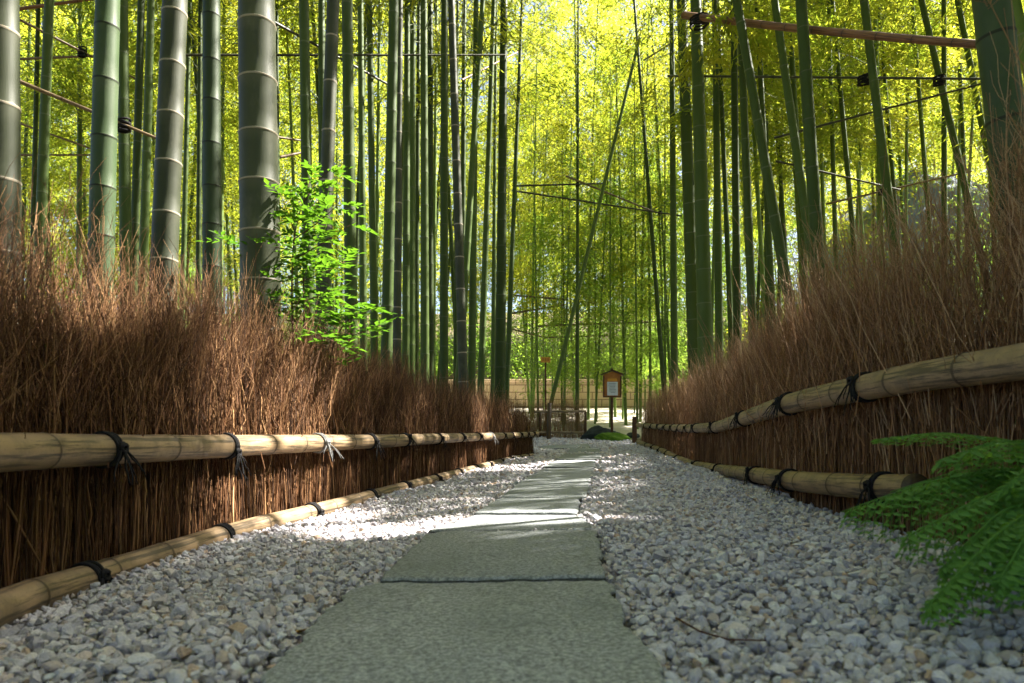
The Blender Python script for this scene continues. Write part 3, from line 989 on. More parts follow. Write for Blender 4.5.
# unseen stalks added right of the frame so their crowns shade the path
for k, (x, y) in enumerate([(3.3, 2.6), (4.4, 3.9), (5.4, 2.4), (5.9, 4.6), (6.6, 3.4), (7.3, 5.2), (7.9, 2.8), (8.6, 5.8), (5.6, 6.2), (6.8, 7.2), (8.4, 7.9), (9.3, 4.2), (4.9, 5.6), (4.3, 1.4), (6.3, 1.2), (8.1, 8.9), (9.6, 7.0), (5.0, 3.5), (6.3, 4.3), (7.2, 3.9), (3.9, 3.0), (5.6, 4.9), (7.6, 5.9), (3.4, 2.75), (4.6, 3.25), (6.0, 3.85), (3.0, 2.2)]):
    cs = [b_ - .4245 * a_ for g_ in GAPS for a_, b_ in g_[:2]]
    opts = sorted(np.linspace(-1.6, 1.6, 65), key=abs)
    y += next((d for d in opts if y + d > .6 and x / (y + d) > .80 and min(abs(y + d - .4245 * x - c_) for c_ in cs) > .22), 0)
    px = 512 + F_PX * x / y
    stalk(px, px + rng.uniform(-8, 8), 300, 95 / y, 'culm_green', "unseen tall bamboo stalk added beyond the right edge to shade the path", y, H=11.5, group="added bamboo stalks shading from beyond the right edge", crown='mid')

LOWC = [(2.05, -.5), (2.3, -1.9), (3.0, -.9), (3.4, -.1), (1.3, -2.6)]  # low-crowned stalks added to block skylight from behind on the right
for k, (x, y) in enumerate([(-2.3, 1.6), (-2.9, .6), (-2.2, -.6), (-3.4, -1.4), (-2.0, -2.3), (-3.0, -3.4), (-4.2, .2), (-1.7, -4.0), (-3.9, 2.6), (2.2, -2.6), (2.9, -4.2), (-1.4, -1.2), (-3.6, -.4), (-2.6, -4.6), (-.6, -5.2), (.6, -4.0), (1.6, -5.4), (-4.6, -2.6), (-5.2, 1.4), (-3.1, 1.9), (2.6, -1.2), (3.4, -2.4), (3.6, .2), (-1.75, .35), (-1.9, 1.1), (-1.6, -.5), (-2.5, 1.0)] + LOWC):  # unseen stalks, added so their crowns dim the light near the viewpoint
    root_px = (x, y)
    me_ = 'mid' if y < 1 else 'hi'
    base_ = np.array([x, y, float(G(x, y)) - .03]); rt = empty("bamboo_stalk", base_)
    nd_ = node_list(11.5, .25, .4)
    bamboo_obj("culm", bamboo(lambda t: np.stack([base_[0] + 0 * t, base_[1] + 0 * t, base_[2] + t], -1), lambda t: .062 * (1 - .7 * t / 11.5), nd_, 14), M['culm_green'], rt, base_)
    crown_obj(rt, (CROWN_LOW if (x, y) in LOWC else CROWN_MID if y < 1 else CROWN_HI)[k % 4], (0, 0), .95, k * 1.3)
    if x < -1.3 and y > -1.5:      # crowns stretched low and wide to darken the left side of the path
        rt.children[1].scale = (1.7, 1.7, .86)
    if (x, y) in LOWC: rt.children[1].scale = (1.5, 1.5, .8)
    tag(rt, "tall bamboo stalk added out of view beside or behind the viewpoint for shade", "bamboo", "added shade bamboos beside and behind the viewpoint")

# ------------------------------------------------------------------ grove beyond
proto = []
for k in range(6):
    H = [12, 11, 12.5, 10, 8, 7][k]; r0 = [.05, .045, .055, .04, .03, .028][k]
    mat = ['culm_green', 'culm_young', 'culm_deep', 'culm_young', 'culm_young', 'culm_green'][k]
    bend = rng.uniform(-.004, .004)
    nodes = node_list(H, .3, .45)
    d = bamboo(lambda t: np.stack([bend * t ** 2, 0 * t, t - .05], -1), lambda t: r0 * (1 - .7 * t / H), nodes, 8, lo=True)
    V, Q, T, a, s = d
    me = mesh_np("culm", V, Q, T, {'v': a}); me.materials.append(M[mat])
    proto.append(me)


def grove_stalk(x, y, kind, label, group, lean=None, sc=1.0, crown=None):
    base = np.array([x, y, float(G(x, y)) - .05])
    root = empty("bamboo_stalk", base)
    ln = lean if lean is not None else (rng.normal(0, .035), rng.normal(0, .03))
    q = Vector((0, 0, 1)).rotation_difference(Vector((ln[0], ln[1], 1)).normalized())
    o = bpy.data.objects.new("culm", proto[kind]); COL.objects.link(o); o.parent = root
    o.matrix_local = q.to_matrix().to_4x4() @ Matrix.Rotation(rng.uniform(0, 6.28), 4, 'Z') @ Matrix.Diagonal((1, 1, sc, 1))
    cr = crown or ('mid' if kind < 4 else 'low')
    me = {'hi': CROWN_HI, 'mid': CROWN_MID, 'low': CROWN_LOW}[cr][int(rng.integers(0, 4))]
    crown_obj(root, me, ln, sc * rng.uniform(.9, 1.1), rng.uniform(0, 6.28), carve=y < 16.5)
    tag(root, label, "bamboo", group)


pts = []
def spread(n, x0, x1, y0, y1, mind, ok):
    out, tries = [], 0
    while len(out) < n and tries < 20000:
        tries += 1
        y = rng.uniform(y0, y1); x = rng.uniform(x0, x1) * y
        if not ok(x, y): continue
        if all(math.hypot(x - a, y - b) > mind for a, b in pts): pts.append((x, y)); out.append((x, y))
    return out


for x, y in spread(34, -.80, -.03, 11.5, 20, .7, lambda x, y: x < xl(9.7) - 1.2):
    grove_stalk(x, y, int(rng.choice([0, 1, 2, 3, 3])), "slender bamboo of the left grove behind the front row of stalks", "bamboos of the left grove behind the front row", crown='hi' if rng.uniform() < .4 else 'mid')
for x, y in spread(30, .25, .80, 12.3, 19, .75, lambda x, y: x > 3.4):
    grove_stalk(x, y, int(rng.choice([0, 1, 2, 3, 3])), "slender bamboo of the right grove behind the front row of stalks", "bamboos of the right grove behind the front row", crown='hi' if rng.uniform() < .75 else 'mid')
for x, y in spread(30, .02, .24, 14.6, 21.5, .5, lambda x, y: True):
    grove_stalk(x, y, int(rng.choice([3, 4, 5, 4])), "thin pale green bamboo before the tan wall in the central opening", "thin bamboos before the tan wall", sc=rng.uniform(.85, 1.15), crown='mid' if rng.uniform() < .45 else 'low')
for x, y in spread(62, -.72, .72, 23.5, 33, .9, lambda x, y: True):
    grove_stalk(x, y, int(rng.choice([0, 1, 2, 3, 4, 5])), "bamboo on the rising ground behind the tan wall", "bamboos behind the tan wall", sc=rng.uniform(.9, 1.25))


# distant wood: one mass of leaves on the hill, plus dark undergrowth on the wall's terrace
def leaf_mass(name, n, fx, fy, fz, ll, lw, mat, seed, clump=26):
    r = np.random.default_rng(seed)
    nc = n // clump
    cx, cy = fx(r, nc), None
    cy = fy(r, nc, cx); cz = fz(r, nc, cx, cy)
    C = np.repeat(np.stack([cx, cy, cz], -1), clump, 0)
    rad = np.repeat(r.uniform(.25, .75, nc) * ll * 5, clump)
    P = C + r.normal(0, 1, (len(C), 3)) * rad[:, None] * np.array([.6, .6, .38])
    az = r.uniform(0, 6.283, len(C))
    D = np.stack([np.cos(az), np.sin(az), r.uniform(-1, .15, len(C))], -1)
    N = np.array([0, 0, 1.]) + r.normal(0, .5, (len(C), 3))
    V, T = leaves(P, D, N, ll * r.uniform(.6, 1.3, len(C)), lw * r.uniform(.7, 1.2, len(C)))
    return tag(link(name, mesh_np(name, V, None, T), M[mat]), kind='stuff')


leaf_mass("distant_bamboo_wood", 330000,
          lambda r, n: r.uniform(-46, 46, n), lambda r, n, x: r.uniform(34, 52, n),
          lambda r, n, x, y: G(x, y) + 1.0 + (r.beta(1.25, 1.35, n)) * (29 + 3 * np.sin(x * .33) + 2.5 * np.sin(x * .8 + 1)), .36, .10, 'leaf_far', 31)
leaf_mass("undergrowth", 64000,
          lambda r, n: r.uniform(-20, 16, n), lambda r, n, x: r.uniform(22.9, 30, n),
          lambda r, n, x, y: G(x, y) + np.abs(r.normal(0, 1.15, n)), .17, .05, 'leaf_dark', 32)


def cliff_top(x): return G(x, 16.4 + 0 * x) + (4.3 + .9 * np.sin((x - 7.4) / 28 * 9 + 1)) * sm(0, .11, (x - 7.4) / 28)


leaf_mass("cliff_top_bushes", 34000,
          lambda r, n: r.uniform(6.0, 27, n), lambda r, n, x: 15.7 + r.uniform(0, 4.0, n) + .0 * x,
          lambda r, n, x, y: cliff_top(x) + r.uniform(-.9, 2.8, n), .15, .038, 'leaf_bamboo', 33)
leaf_mass("cliff_foot_bushes", 12000,
          lambda r, n: r.uniform(6.0, 14, n), lambda r, n, x: r.uniform(14.0, 15.6, n),
          lambda r, n, x, y: G(x, y) + .3 + np.abs(r.normal(0, 1.6, n)), .12, .03, 'leaf_low', 34, 14)


# ------------------------------------------------------------------ brush fences
def smooth_curve(px, py, PXt, Yt, n=240, k=9):
    """3D polyline through points of the photograph at the fence's depths"""
    px = np.asarray(px, float); py = np.asarray(py, float)
    o_ = np.argsort(PXt); Y = 1 / np.interp(px, PXt[o_], 1 / Yt[o_])
    P = np.stack([(px - 512) / F_PX * Y, Y, CAM_H + (HOR - py) / F_PX * Y], -1)
    d = np.concatenate([[0], np.cumsum(np.linalg.norm(np.diff(P, axis=0), axis=1))])
    t = np.linspace(0, d[-1], n)
    Q = np.stack([np.interp(t, d, P[:, a]) for a in range(3)], -1)
    pad = np.concatenate([2 * Q[:1] - Q[k:0:-1], Q, 2 * Q[-1:] - Q[-2:-k - 2:-1]])
    ker = np.hanning(2 * k + 3)[1:-1]; ker /= ker.sum()
    return np.stack([np.convolve(pad[:, a], ker, 'valid') for a in range(3)], -1)


class Line:
    def __init__(s, P):
        s.P = P; s.d = np.concatenate([[0], np.cumsum(np.linalg.norm(np.diff(P, axis=0), axis=1))]); s.L = s.d[-1]
    def __call__(s, t): return np.stack([np.interp(t, s.d, s.P[:, a]) for a in range(3)], -1)
    def tan(s, t):
        v = s(np.minimum(np.asarray(t) + .03, s.L)) - s(np.maximum(np.asarray(t) - .03, 0)); return v / np.linalg.norm(v, axis=-1, keepdims=True)
    def t_of_px(s, px):
        q = 512 + F_PX * s.P[:, 0] / s.P[:, 1]
        o_ = np.argsort(q); return float(np.interp(px, q[o_], s.d[o_]))


def lashing(parent, org, p, tg, r, front, seed, mat='rope', tails=True, hi=True):
    g = Geo(); rr = np.random.default_rng(seed)
    up = np.cross(tg, front); up = up if up[2] > 0 else -up
    rope = .0052
    for k in range(3):
        n = 22 if hi else 12
        an = np.linspace(0, 2 * math.pi, n)
        off = (k - 1) * .0105; tilt = rr.uniform(-.35, .35) * .5 + (k - 1) * .12
        P = p + (r + rope * .7) * (np.cos(an)[:, None] * front + np.sin(an)[:, None] * up) + tg * (off + tilt * r * np.sin(an)[:, None])
        g.tube(P, rope, 6 if hi else 5, cap=False)
    a0 = rr.uniform(-.5, .6)
    kn = p + (r + .010) * (math.cos(a0) * front + math.sin(a0) * up)
    for k in range(2):
        an = np.linspace(0, 2 * math.pi, 12)
        P = kn + .013 * (np.cos(an)[:, None] * tg + np.sin(an)[:, None] * (up * (.7 + .3 * k) + front * (.3 - .6 * k))) + front * .004
        g.tube(P, rope * 1.05, 6, cap=False)
    if tails:
        for k in range(9 if hi else 4):
            dirn = tg * rr.normal(.0, .8) - up * rr.uniform(.2, 1.2) + front * rr.uniform(.1, .6)
            dirn /= np.linalg.norm(dirn); L = rr.uniform(.045, .095)
            t = np.linspace(0, 1, 6)[:, None]
            P = kn + dirn * L * t - np.array([0, 0, 1.]) * L * .55 * t ** 2 + rr.normal(0, .003, (6, 3)) * t
            g.tube(P, np.linspace(.0030, .0016, 6), 5)
    return g.build("lashing", M[mat], parent, org, smooth=True)


def brush_geo(line, out_sign, top, dens_stem, dens_tip, seed, drift, depth0=.105, z_low=-.02, thick=.04, spread=1.0, wisps=0):
    global rng
    r = np.random.default_rng(seed); keep_rng = rng; rng = r
    VV, QQ, AA, n0 = [], [], [], 0
    def emit(P, R, val):
        nonlocal n0
        V, Q = twigs(P, R); VV.append(V); QQ.append(Q + n0); AA.append(np.repeat(val, P.shape[1] * 3)); n0 += len(V)
    def place(n):
        # more stems close to the camera
        t = r.uniform(0, line.L, int(n * 1.6))
        y = line(t)[:, 1]
        t = t[r.uniform(size=len(t)) < np.clip(3.6 / y, .30, 1.0)][:n]
        p = line(t); tg = line.tan(t); tg[:, 2] = 0; tg /= np.linalg.norm(tg, axis=1)[:, None]
        nn = np.stack([tg[:, 1], -tg[:, 0], 0 * t], -1)        # to the right of the travel direction (+Y)
        return t, p, tg, nn * out_sign
    # upright stems
    n = int(dens_stem * line.L)
    t, p, tg, nn = place(n); n = len(t)
    off = depth0 + r.normal(0, thick, n).clip(-1.6 * thick, 2 * thick)
    b = p + nn * off[:, None]; zg = G(b[:, 0], b[:, 1]) + z_low
    tz = top(b[:, 1]) * r.uniform(.40, .74, n)
    K = 6; k = np.linspace(0, 1, K)
    sl = r.normal(drift * .35, .045, n) + (r.uniform(size=n) < .06) * r.normal(0, .28, n); ac = .03 + r.normal(0, .03, n)
    cv = r.normal(0, .05, n)
    zz = zg[:, None] + (tz - zg)[:, None] * k
    hh = (tz - zg)[:, None]
    al = hh * (sl[:, None] * k + cv[:, None] * k ** 2) + r.normal(0, .004, (n, K))
    acr = hh * (ac[:, None] * k) + r.normal(0, .003, (n, K))
    P = b[:, None, :] * 1.0 + tg[:, None, :] * al[..., None] + nn[:, None, :] * acr[..., None]; P[..., 2] = zz
    R = (r.uniform(.0011, .0026, n) + (r.uniform(size=n) < .12) * r.uniform(.0005, .0028, n))[:, None] * np.linspace(1, .55, K)
    val = np.clip(r.beta(1.1, 2.4, n) + (r.uniform(size=n) < .05) * .5, 0, 1)
    emit(P, R, val)
    # feathery tips
    n = int(dens_tip * line.L)
    t, p, tg, nn = place(n)
    kp = r.uniform(size=len(t)) > (.45 * np.clip((3.1 - p[:, 1]) / .8, 0, 1) if out_sign > 0 else .25 * np.clip((2.3 - p[:, 1]) / .6, 0, 1))
    t, p, tg, nn = t[kp], p[kp], tg[kp], nn[kp]; n = len(t)
    off = depth0 + r.normal(0, thick * 1.15, n)
    b = p + nn * off[:, None]
    tp = top(b[:, 1]); zg = G(b[:, 0], b[:, 1])
    z0 = tp * r.uniform(.28, .70, n) + zg * .3
    z1 = tp * np.clip(r.normal(.90, .12, n), .55, 1.2)
    thin = np.clip((3.3 - b[:, 1]) / 1.2, 0, 1) if out_sign > 0 else .75 * np.clip((2.7 - b[:, 1]) / .8, 0, 1)
    z1 *= 1 - .36 * thin * (r.uniform(size=n) < .72) * r.uniform(0, 1, n) ** .5 * (1 + .35 * np.sin(b[:, 1] * 9))
    z1 = np.maximum(z1, z0 + .12)
    K = 7; k = np.linspace(0, 1, K)
    hh = (z1 - z0)[:, None]
    wild = r.uniform(size=n) < .34
    sg = np.where(wild, .42, .15)
    sl = (drift * r.uniform(-.3, 1.6, n) + r.normal(0, 1, n) * sg) * spread; cv = r.normal(0, .09, n) * spread
    ac = .13 + r.normal(0, 1, n) * np.where(wild, .20, .09) * spread; acv = r.normal(0, .08, n) * spread
    ph = r.uniform(0, 6.28, (n, 1)); wob = .005 * np.sin(ph + k * r.uniform(4, 9, (n, 1)))
    kink = np.cumsum(r.normal(0, .010, (n, K)), 1) * (k > .1)
    al = hh * (sl[:, None] * k + cv[:, None] * k ** 2) + wob + kink
    acr = hh * (ac[:, None] * k + acv[:, None] * k ** 2) + .7 * wob + np.roll(kink, 1, 0)
    P = b[:, None, :] + tg[:, None, :] * al[..., None] + nn[:, None, :] * acr[..., None]; P[..., 2] = z0[:, None] + hh * k
    R = (r.uniform(.0010, .0021, n) + (r.uniform(size=n) < .14) * r.uniform(.0004, .0014, n))[:, None] * np.linspace(1, .4, K)
    val = np.clip(r.beta(1.3, 1.9, n), 0, 1)
    emit(P, R, val)
    # tall thin wisps above the rest, near the viewer
    nw = int(wisps * line.L); tw, pw, tgw, nw_ = place(nw); kp = pw[:, 1] < 3.2; tw, pw, tgw, nw_ = tw[kp], pw[kp], tgw[kp], nw_[kp]; nw = len(tw)
    if nw:
        b2 = pw + nw_ * (depth0 + r.normal(0, thick * 1.3, nw))[:, None]; tp2 = top(b2[:, 1])
        za = tp2 * r.uniform(.4, .7, nw); zb2 = tp2 * (.9 + .38 * r.beta(1.4, 2.2, nw)); h2 = (zb2 - za)[:, None]
        s1 = (drift * r.uniform(-.5, 1.8, nw) + r.normal(0, .22, nw))[:, None]; s2 = r.normal(0, .16, (nw, 1))
        kk2 = np.cumsum(r.normal(0, .012, (nw, K)), 1) * (k > .1)
        P3 = b2[:, None, :] + tgw[:, None, :] * (h2 * s1 * k + kk2 + h2 * r.normal(0, .12, (nw, 1)) * k ** 2)[..., None] + nw_[:, None, :] * (h2 * s2 * k)[..., None]
        P3[..., 2] = za[:, None] + h2 * k
        v3 = r.beta(1.6, 1.5, nw)
        emit(P3, r.uniform(.0011, .0022, nw)[:, None] * np.linspace(1, .35, K), v3)
        m = nw * 5; id_ = r.integers(0, nw, m); kq = r.integers(2, K - 1, m)
        s0 = P3[id_, kq]; d = P3[id_, kq + 1] - s0; d /= np.linalg.norm(d, axis=1)[:, None]
        d = d + r.normal(0, .5, (m, 3)); d[:, 2] = np.abs(d[:, 2]) + .1; d /= np.linalg.norm(d, axis=1)[:, None]
        P4 = s0[:, None, :] + d[:, None, :] * (r.uniform(.04, .20, m)[:, None] * np.linspace(0, 1, 4))[..., None] + r.normal(0, .004, (m, 4, 3))
        emit(P4, r.uniform(.0007, .0011, m)[:, None] * np.linspace(1, .5, 4), v3[id_])
    # side twiglets off the tips
    m = int(n * 1.9); id_ = r.integers(0, n, m); kk = r.integers(2, K - 1, m)
    near = P[id_, kk][:, 1] < 5.0; id_, kk = id_[near], kk[near]; m = len(id_)
    s0 = P[id_, kk]; d = P[id_, kk + 1] - s0; d /= np.linalg.norm(d, axis=1)[:, None]
    d = d + r.normal(0, .42, (m, 3)); d[:, 2] = np.abs(d[:, 2]) + .15; d /= np.linalg.norm(d, axis=1)[:, None]
    L = r.uniform(.05, .22, m)
    k4 = np.linspace(0, 1, 4)
    P2 = s0[:, None, :] + d[:, None, :] * (L[:, None] * k4)[..., None] + r.normal(0, .003, (m, 4, 3))
    emit(P2, r.uniform(.0007, .0012, m)[:, None] * np.linspace(1, .5, 4), val[id_])
    rng = keep_rng
    return np.concatenate(VV), np.concatenate(QQ), np.concatenate(AA)


def brush_fence(side, up_pts, lo_pts, PXt, Yt, top, drift, mat, label, r_up, r_lo, ties_up, ties_lo, grey_ties, dens):
    up = Line(smooth_curve(*up_pts, PXt, Yt)); lo = Line(smooth_curve(*lo_pts, PXt, Yt))
    out = -1.0 if side == 'left' else 1.0
    mid = up(np.array([up.L * .3]))[0]; org = np.array([mid[0], mid[1], float(G(mid[0], mid[1]))])
    root = empty("brush_fence", org)
    V, Q, a = brush_geo(up, out, top, dens[0], dens[1], 5 if side == 'left' else 6, drift, spread=1.0 if side == 'left' else 1.25, wisps=90 if side == 'left' else 330)
    o = link("brush", mesh_np("brush", V - org, Q, None, {'v': a}, smooth=True), M[mat], root)
    for ln, rr_, nm, ties, sd in ((up, r_up, "upper_rail", ties_up, 1), (lo, r_lo, "lower_rail", ties_lo, 2)):
        nodes = node_list(ln.L, .30, .36, .22, 0)
        rad = lambda t, rr_=rr_, ln=ln: np.interp(t, [0, ln.L], rr_)
        d = bamboo(ln, rad, nodes, 24)
        # stretch slightly uneven surface
        bamboo_obj(nm, d, M['rail'], root, org)
        for n_, px in enumerate(ties):
            t = ln.t_of_px(px); p = ln(np.array([t]))[0]; tg = ln.tan(np.array([t]))[0]
            f = np.array([tg[1], -tg[0], 0]) * -out; f /= np.linalg.norm(f)
            lashing(root, org, p, tg, float(rad(t)), f, 40 * sd + n_ + (500 if side == 'left' else 0), 'rope_grey' if (nm, px) in grey_ties else 'rope', True, p[1] < 5)
    tag(root, label, "fence", "brush fences with bamboo rails")
    return root, up, lo


ltop = lambda y: np.interp(y, [.8, 1.5, 2.9, 4.5, 9.7], [.98, .98, .99, .93, .86]) + .02 * np.sin(y * 5.3) + .012 * np.sin(y * 13)
rtop = lambda y: np.interp(y, [.9, 1.75, 2.5, 3.3, 5.7, 10, 11.5], [1.16, 1.16, 1.12, 1.07, 1.12, 1.08, 1.0]) + .02 * np.sin(y * 4.7 + 1) + .012 * np.sin(y * 12)
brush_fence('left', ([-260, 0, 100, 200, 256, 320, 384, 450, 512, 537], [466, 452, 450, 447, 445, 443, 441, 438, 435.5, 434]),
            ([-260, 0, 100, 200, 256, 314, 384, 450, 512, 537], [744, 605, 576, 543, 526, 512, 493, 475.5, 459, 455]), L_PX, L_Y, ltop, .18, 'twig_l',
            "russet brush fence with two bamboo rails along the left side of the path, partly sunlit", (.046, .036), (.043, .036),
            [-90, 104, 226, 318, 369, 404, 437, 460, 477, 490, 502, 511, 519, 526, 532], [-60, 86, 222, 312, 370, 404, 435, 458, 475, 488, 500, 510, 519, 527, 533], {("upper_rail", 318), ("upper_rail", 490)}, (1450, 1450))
brush_fence('right', ([1290, 1024, 912, 868, 791, 749, 717, 690, 667, 638], [318, 362, 377, 387, 403, 417, 427.5, 428.5, 427.5, 425]),
            ([916, 912, 870, 802, 756, 720, 694, 678, 663, 638], [488.5, 488.5, 487, 482, 475, 470, 465, 459, 451, 442]), R_PX, R_Y, rtop, .22, 'twig_r',
            "tall brown brush fence with two curving bamboo rails along the right side of the path", (.049, .036), (.046, .036),
            [1100, 866, 790, 745, 716, 697, 689, 681, 674, 667, 660, 653, 646], [884, 790, 756, 719, 697, 678, 668, 661, 654, 647], set(), (1350, 1000))

# end post of the right fence
e = at(634.5, 430, 11.75)
g = Geo(); zb_ = float(G(e[0], e[1]))
g.box((e[0], e[1], zb_ + .23), (.075, .075, .52), bev=.008)
tag(g.build("fence_post", M['wood_dark'], origin=(e[0], e[1], zb_)), "dark brown square post at the far end of the right brush fence", "post")

# ------------------------------------------------------------------ low rear fence
A = at(533, 433, 12.55); B = at(586, 433, 12.75)
lineP = np.stack([np.linspace(A[0], B[0], 40), np.linspace(A[1], B[1], 40), np.full(40, .7)], -1)
rl = Line(lineP)
org = np.array([(A[0] + B[0]) / 2, 12.65, float(G(.8, 12.65))])
root = empty("low_brush_fence", org)
V, Q, a = brush_geo(rl, -1.0, lambda y: 1.07 + 0 * y, 1300, 2400, 61, .02, depth0=.06, thick=.02, spread=.6)
link("brush", mesh_np("brush", V - org, Q, None, {'v': a}), M['twig_r'], root)
for nm, py in (("upper_rail", 411.5), ("lower_rail", 432.5)):
    P0, P1 = at(534, py, 12.5), at(586, py, 12.7)
    Ln = np.linalg.norm(P1 - P0)
    bamboo_obj(nm, bamboo(lambda t: P0 + (P1 - P0) * (np.asarray(t) / Ln)[:, None], lambda t: np.full(len(t), .024), node_list(Ln, .22, .3), 10), M['rail'], root, org)
for px in (540, 585.5):
    p = at(px, 433, 12.62); zz = float(G(p[0], p[1]))
    g = Geo(); g.tube([(p[0], p[1], zz - .05), (p[0], p[1], zz + .52)], .024, 8); g.build("post", M['wood_dark'], root, org)
tag(root, "low see-through brush fence with two thin bamboo rails closing the path behind its turn", "fence")
p = at(548.5, 437, 12.3); zz = float(G(p[0], p[1]))
g = Geo(); g.tube([(p[0], p[1], zz - .05), (p[0] + .01, p[1], zz + .35), (p[0] + .02, p[1], zz + .70)], [.042, .040, .038], 12)
tag(g.build("bamboo_post", M['pole_tan'], origin=(p[0], p[1], zz)), "stout tan bamboo post standing before the low rear fence", "post")


# ------------------------------------------------------------------ horizontal poles tied across the stalks
def pole(p0, p1, r, mat, label, ties=(), sag=.0, taper=.75):
    p0 = np.asarray(p0); p1 = np.asarray(p1); Ln = np.linalg.norm(p1 - p0); d = (p1 - p0) / Ln
    path = lambda t: p0 + d * np.asarray(t)[:, None] - np.array([0, 0, 1]) * (sag * 4 * (np.asarray(t) / Ln) * (1 - np.asarray(t) / Ln))[:, None]
    o = bamboo_obj("bamboo_pole", bamboo(path, lambda t: r * (1 - (1 - taper) * t / Ln), node_list(Ln, .3, .36, .12), 10), M[mat], None, (p0 + p1) / 2)
    org = (p0 + p1) / 2
    for k, (f, rs) in enumerate(ties):
        p = path(np.array([f * Ln]))[0]
        g = Geo(); rr = np.random.default_rng(k + int(Ln * 100))
        for q in range(8):
            an = np.linspace(0, 2 * math.pi, 18); z = (q - 3.5) * .0105
            P = np.stack([p[0] + rs * 1.08 * np.cos(an), p[1] + rs * 1.08 * np.sin(an) + rs * .9, p[2] + z + .012 * np.sin(an * 1 + q * 2)], -1)
            g.tube(P, .009 if rs > .04 else .007, 5, cap=False)
        g.build("lashing", M['rope'], o, org)
    tag(o, label, "pole", "bamboo poles tied across the stalks")
    return o


pole(at(684, 15, 7.15), at(1006, 46.5, 4.4), .036, 'pole_red', "thick reddish brown pole lashed to the thick pair of stalks at the upper right", [(.085, .085)], .02)
pole(at(668, 76, 8.6), at(1000, 79, 6.0), .014, 'pole_dark', "thin dark level pole below the reddish brown one on the right", [(.68, .05), (.87, .04)])
pole(at(774, 138, 7.5), at(996, 80, 6.6), .013, 'pole_dark', "thin dark pole rising to the right under the level pole at the upper right")
pole(at(776, 161, 9.2), at(900, 190, 8.6), .014, 'pole_dark', "thin dark pole sloping down to the right, right of the dark thick stalk")
pole(at(826, 204, 9.4), at(972, 171, 8.2), .014, 'pole_tan', "lowest pale pole rising to the right above the right brush fence", [(.42, .03)])
pole(at(180, 55, 6.9), at(505, 55, 8.9), .014, 'pole_dark', "long thin level pole running behind the thickest bamboo to the opening")
pole(at(270, 20, 7.0), at(424, 104, 9.4), .016, 'pole_dark', "thin pole sloping down to the right from the thickest bamboo")
pole(at(16, 80, 4.9), at(156, 138, 5.3), .015, 'pole_tan', "tan pole sloping down behind the thick black-ringed stalk at left", [(.735, .042)])
pole(at(18, 19, 6.5), at(142, 82, 7.4), .013, 'pole_tan', "upper tan pole sloping down to the right at the top left", [(.47, .035)])
pole(at(20, 59, 8.0), at(94, 56, 8.2), .016, 'pole_tan', "short level tan pole at the top left")
pole(at(18, 9, 7.6), at(100, -2, 7.8), .02, 'pole_red', "brown pole rising to the right in the top left corner")
pole(at(16, 122, 9.5), at(92, 149, 9.8), .016, 'pole_tan', "pale pole sloping gently in the bright gap at far left")
pole(at(14, 155, 9.6), at(98, 155, 10.0), .016, 'pole_tan', "level pale pole in the bright gap at far left")
pole(at(462, 80, 10.2), at(518, 52, 11.2), .017, 'pole_red', "brown pole rising to the right behind the leaning lashed stalks")
pole(at(276, 137, 11.4), at(304, 141, 11.8), .022, 'pole_tan', "short pale pole showing right of the thickest bamboo")
pole(at(276, 158, 10.6), at(305, 152, 11.0), .026, 'pole_tan', "stubby tan pole just above the leafy shrub")
pole(at(512, 186, 14.0), at(606, 183.5, 13.7), .020, 'pole_dark', "level dark pole crossing the upright stalk in the central opening", [(.70, .03)])
pole(at(566, 176, 13.9), at(657, 213, 13.5), .020, 'pole_tan', "tan pole sloping down to the right from the upright stalk in the opening")
pole(at(512, 190.5, 14.3), at(682, 216, 13.2), .020, 'pole_dark', "long dark pole sloping down across the whole central opening", [(.88, .03)])
pole(at(644, 60, 13.2), at(670, 44, 11.5), .018, 'pole_tan', "short pole rising to the right beside the left-leaning stalk of the opening")
pole(at(508, 295, 16.0), at(566, 299.5, 16.2), .026, 'pole_tan', "pale pole, upper of the two at the left of the opening's lower half")
pole(at(508, 314, 16.2), at(564, 305, 16.4), .026, 'pole_tan', "pale pole rising slightly, lower of the two at the left of the opening")
pole(at(538, 326, 16.6), at(662, 321.5, 17.0), .026, 'pole_tan', "long pale pole above the notice board in the opening")
pole(at(544, 337.5, 17.0), at(608, 335.5, 17.2), .024, 'pole_tan', "lowest pale pole above the notice board")
pole(at(508, 328, 16.8), at(542, 337, 17.0), .024, 'pole_tan', "short pale pole sloping down at the left of the opening")
pole(at(590, 250, 17), at(668, 200, 16.6), .022, 'pole_tan', "thin pole rising to the right among the leaves of the opening")

# ------------------------------------------------------------------ notice board, small sign
p = at(612, 433, 12.35); zz = float(G(p[0], p[1])); u = 12.35 / F_PX     # metres per pixel here
org = np.array([p[0], p[1], zz]); root = empty("notice_board", org)
zc = CAM_H + (HOR - 386) * u
g = Geo(); g.box((p[0], p[1] + .02, (zz + zc) / 2), (.045, .045, zc - zz), bev=.005); g.build("post", M['wood_dark'], root, org)
g = Geo()
w2 = .165; zt = CAM_H + (HOR - 373.5) * u; zbm = CAM_H + (HOR - 397.5) * u
bm = bmesh.new()
prof = [(-w2, zbm), (w2, zbm), (w2, zt - .03), (0.0, zt + .035), (-w2, zt - .03)]
vs = [bm.verts.new((p[0] + x, p[1] - .03, z)) for x, z in prof]
f = bm.faces.new(vs); ex = bmesh.ops.extrude_face_region(bm, geom=[f])
for v in ex['geom']:
    if isinstance(v, bmesh.types.BMVert): v.co.y += .045
bmesh.ops.recalc_face_normals(bm, faces=bm.faces)
g.bm(bm); g.build("board", M['wood_orange'], root, org, smooth=False)
g = Geo()
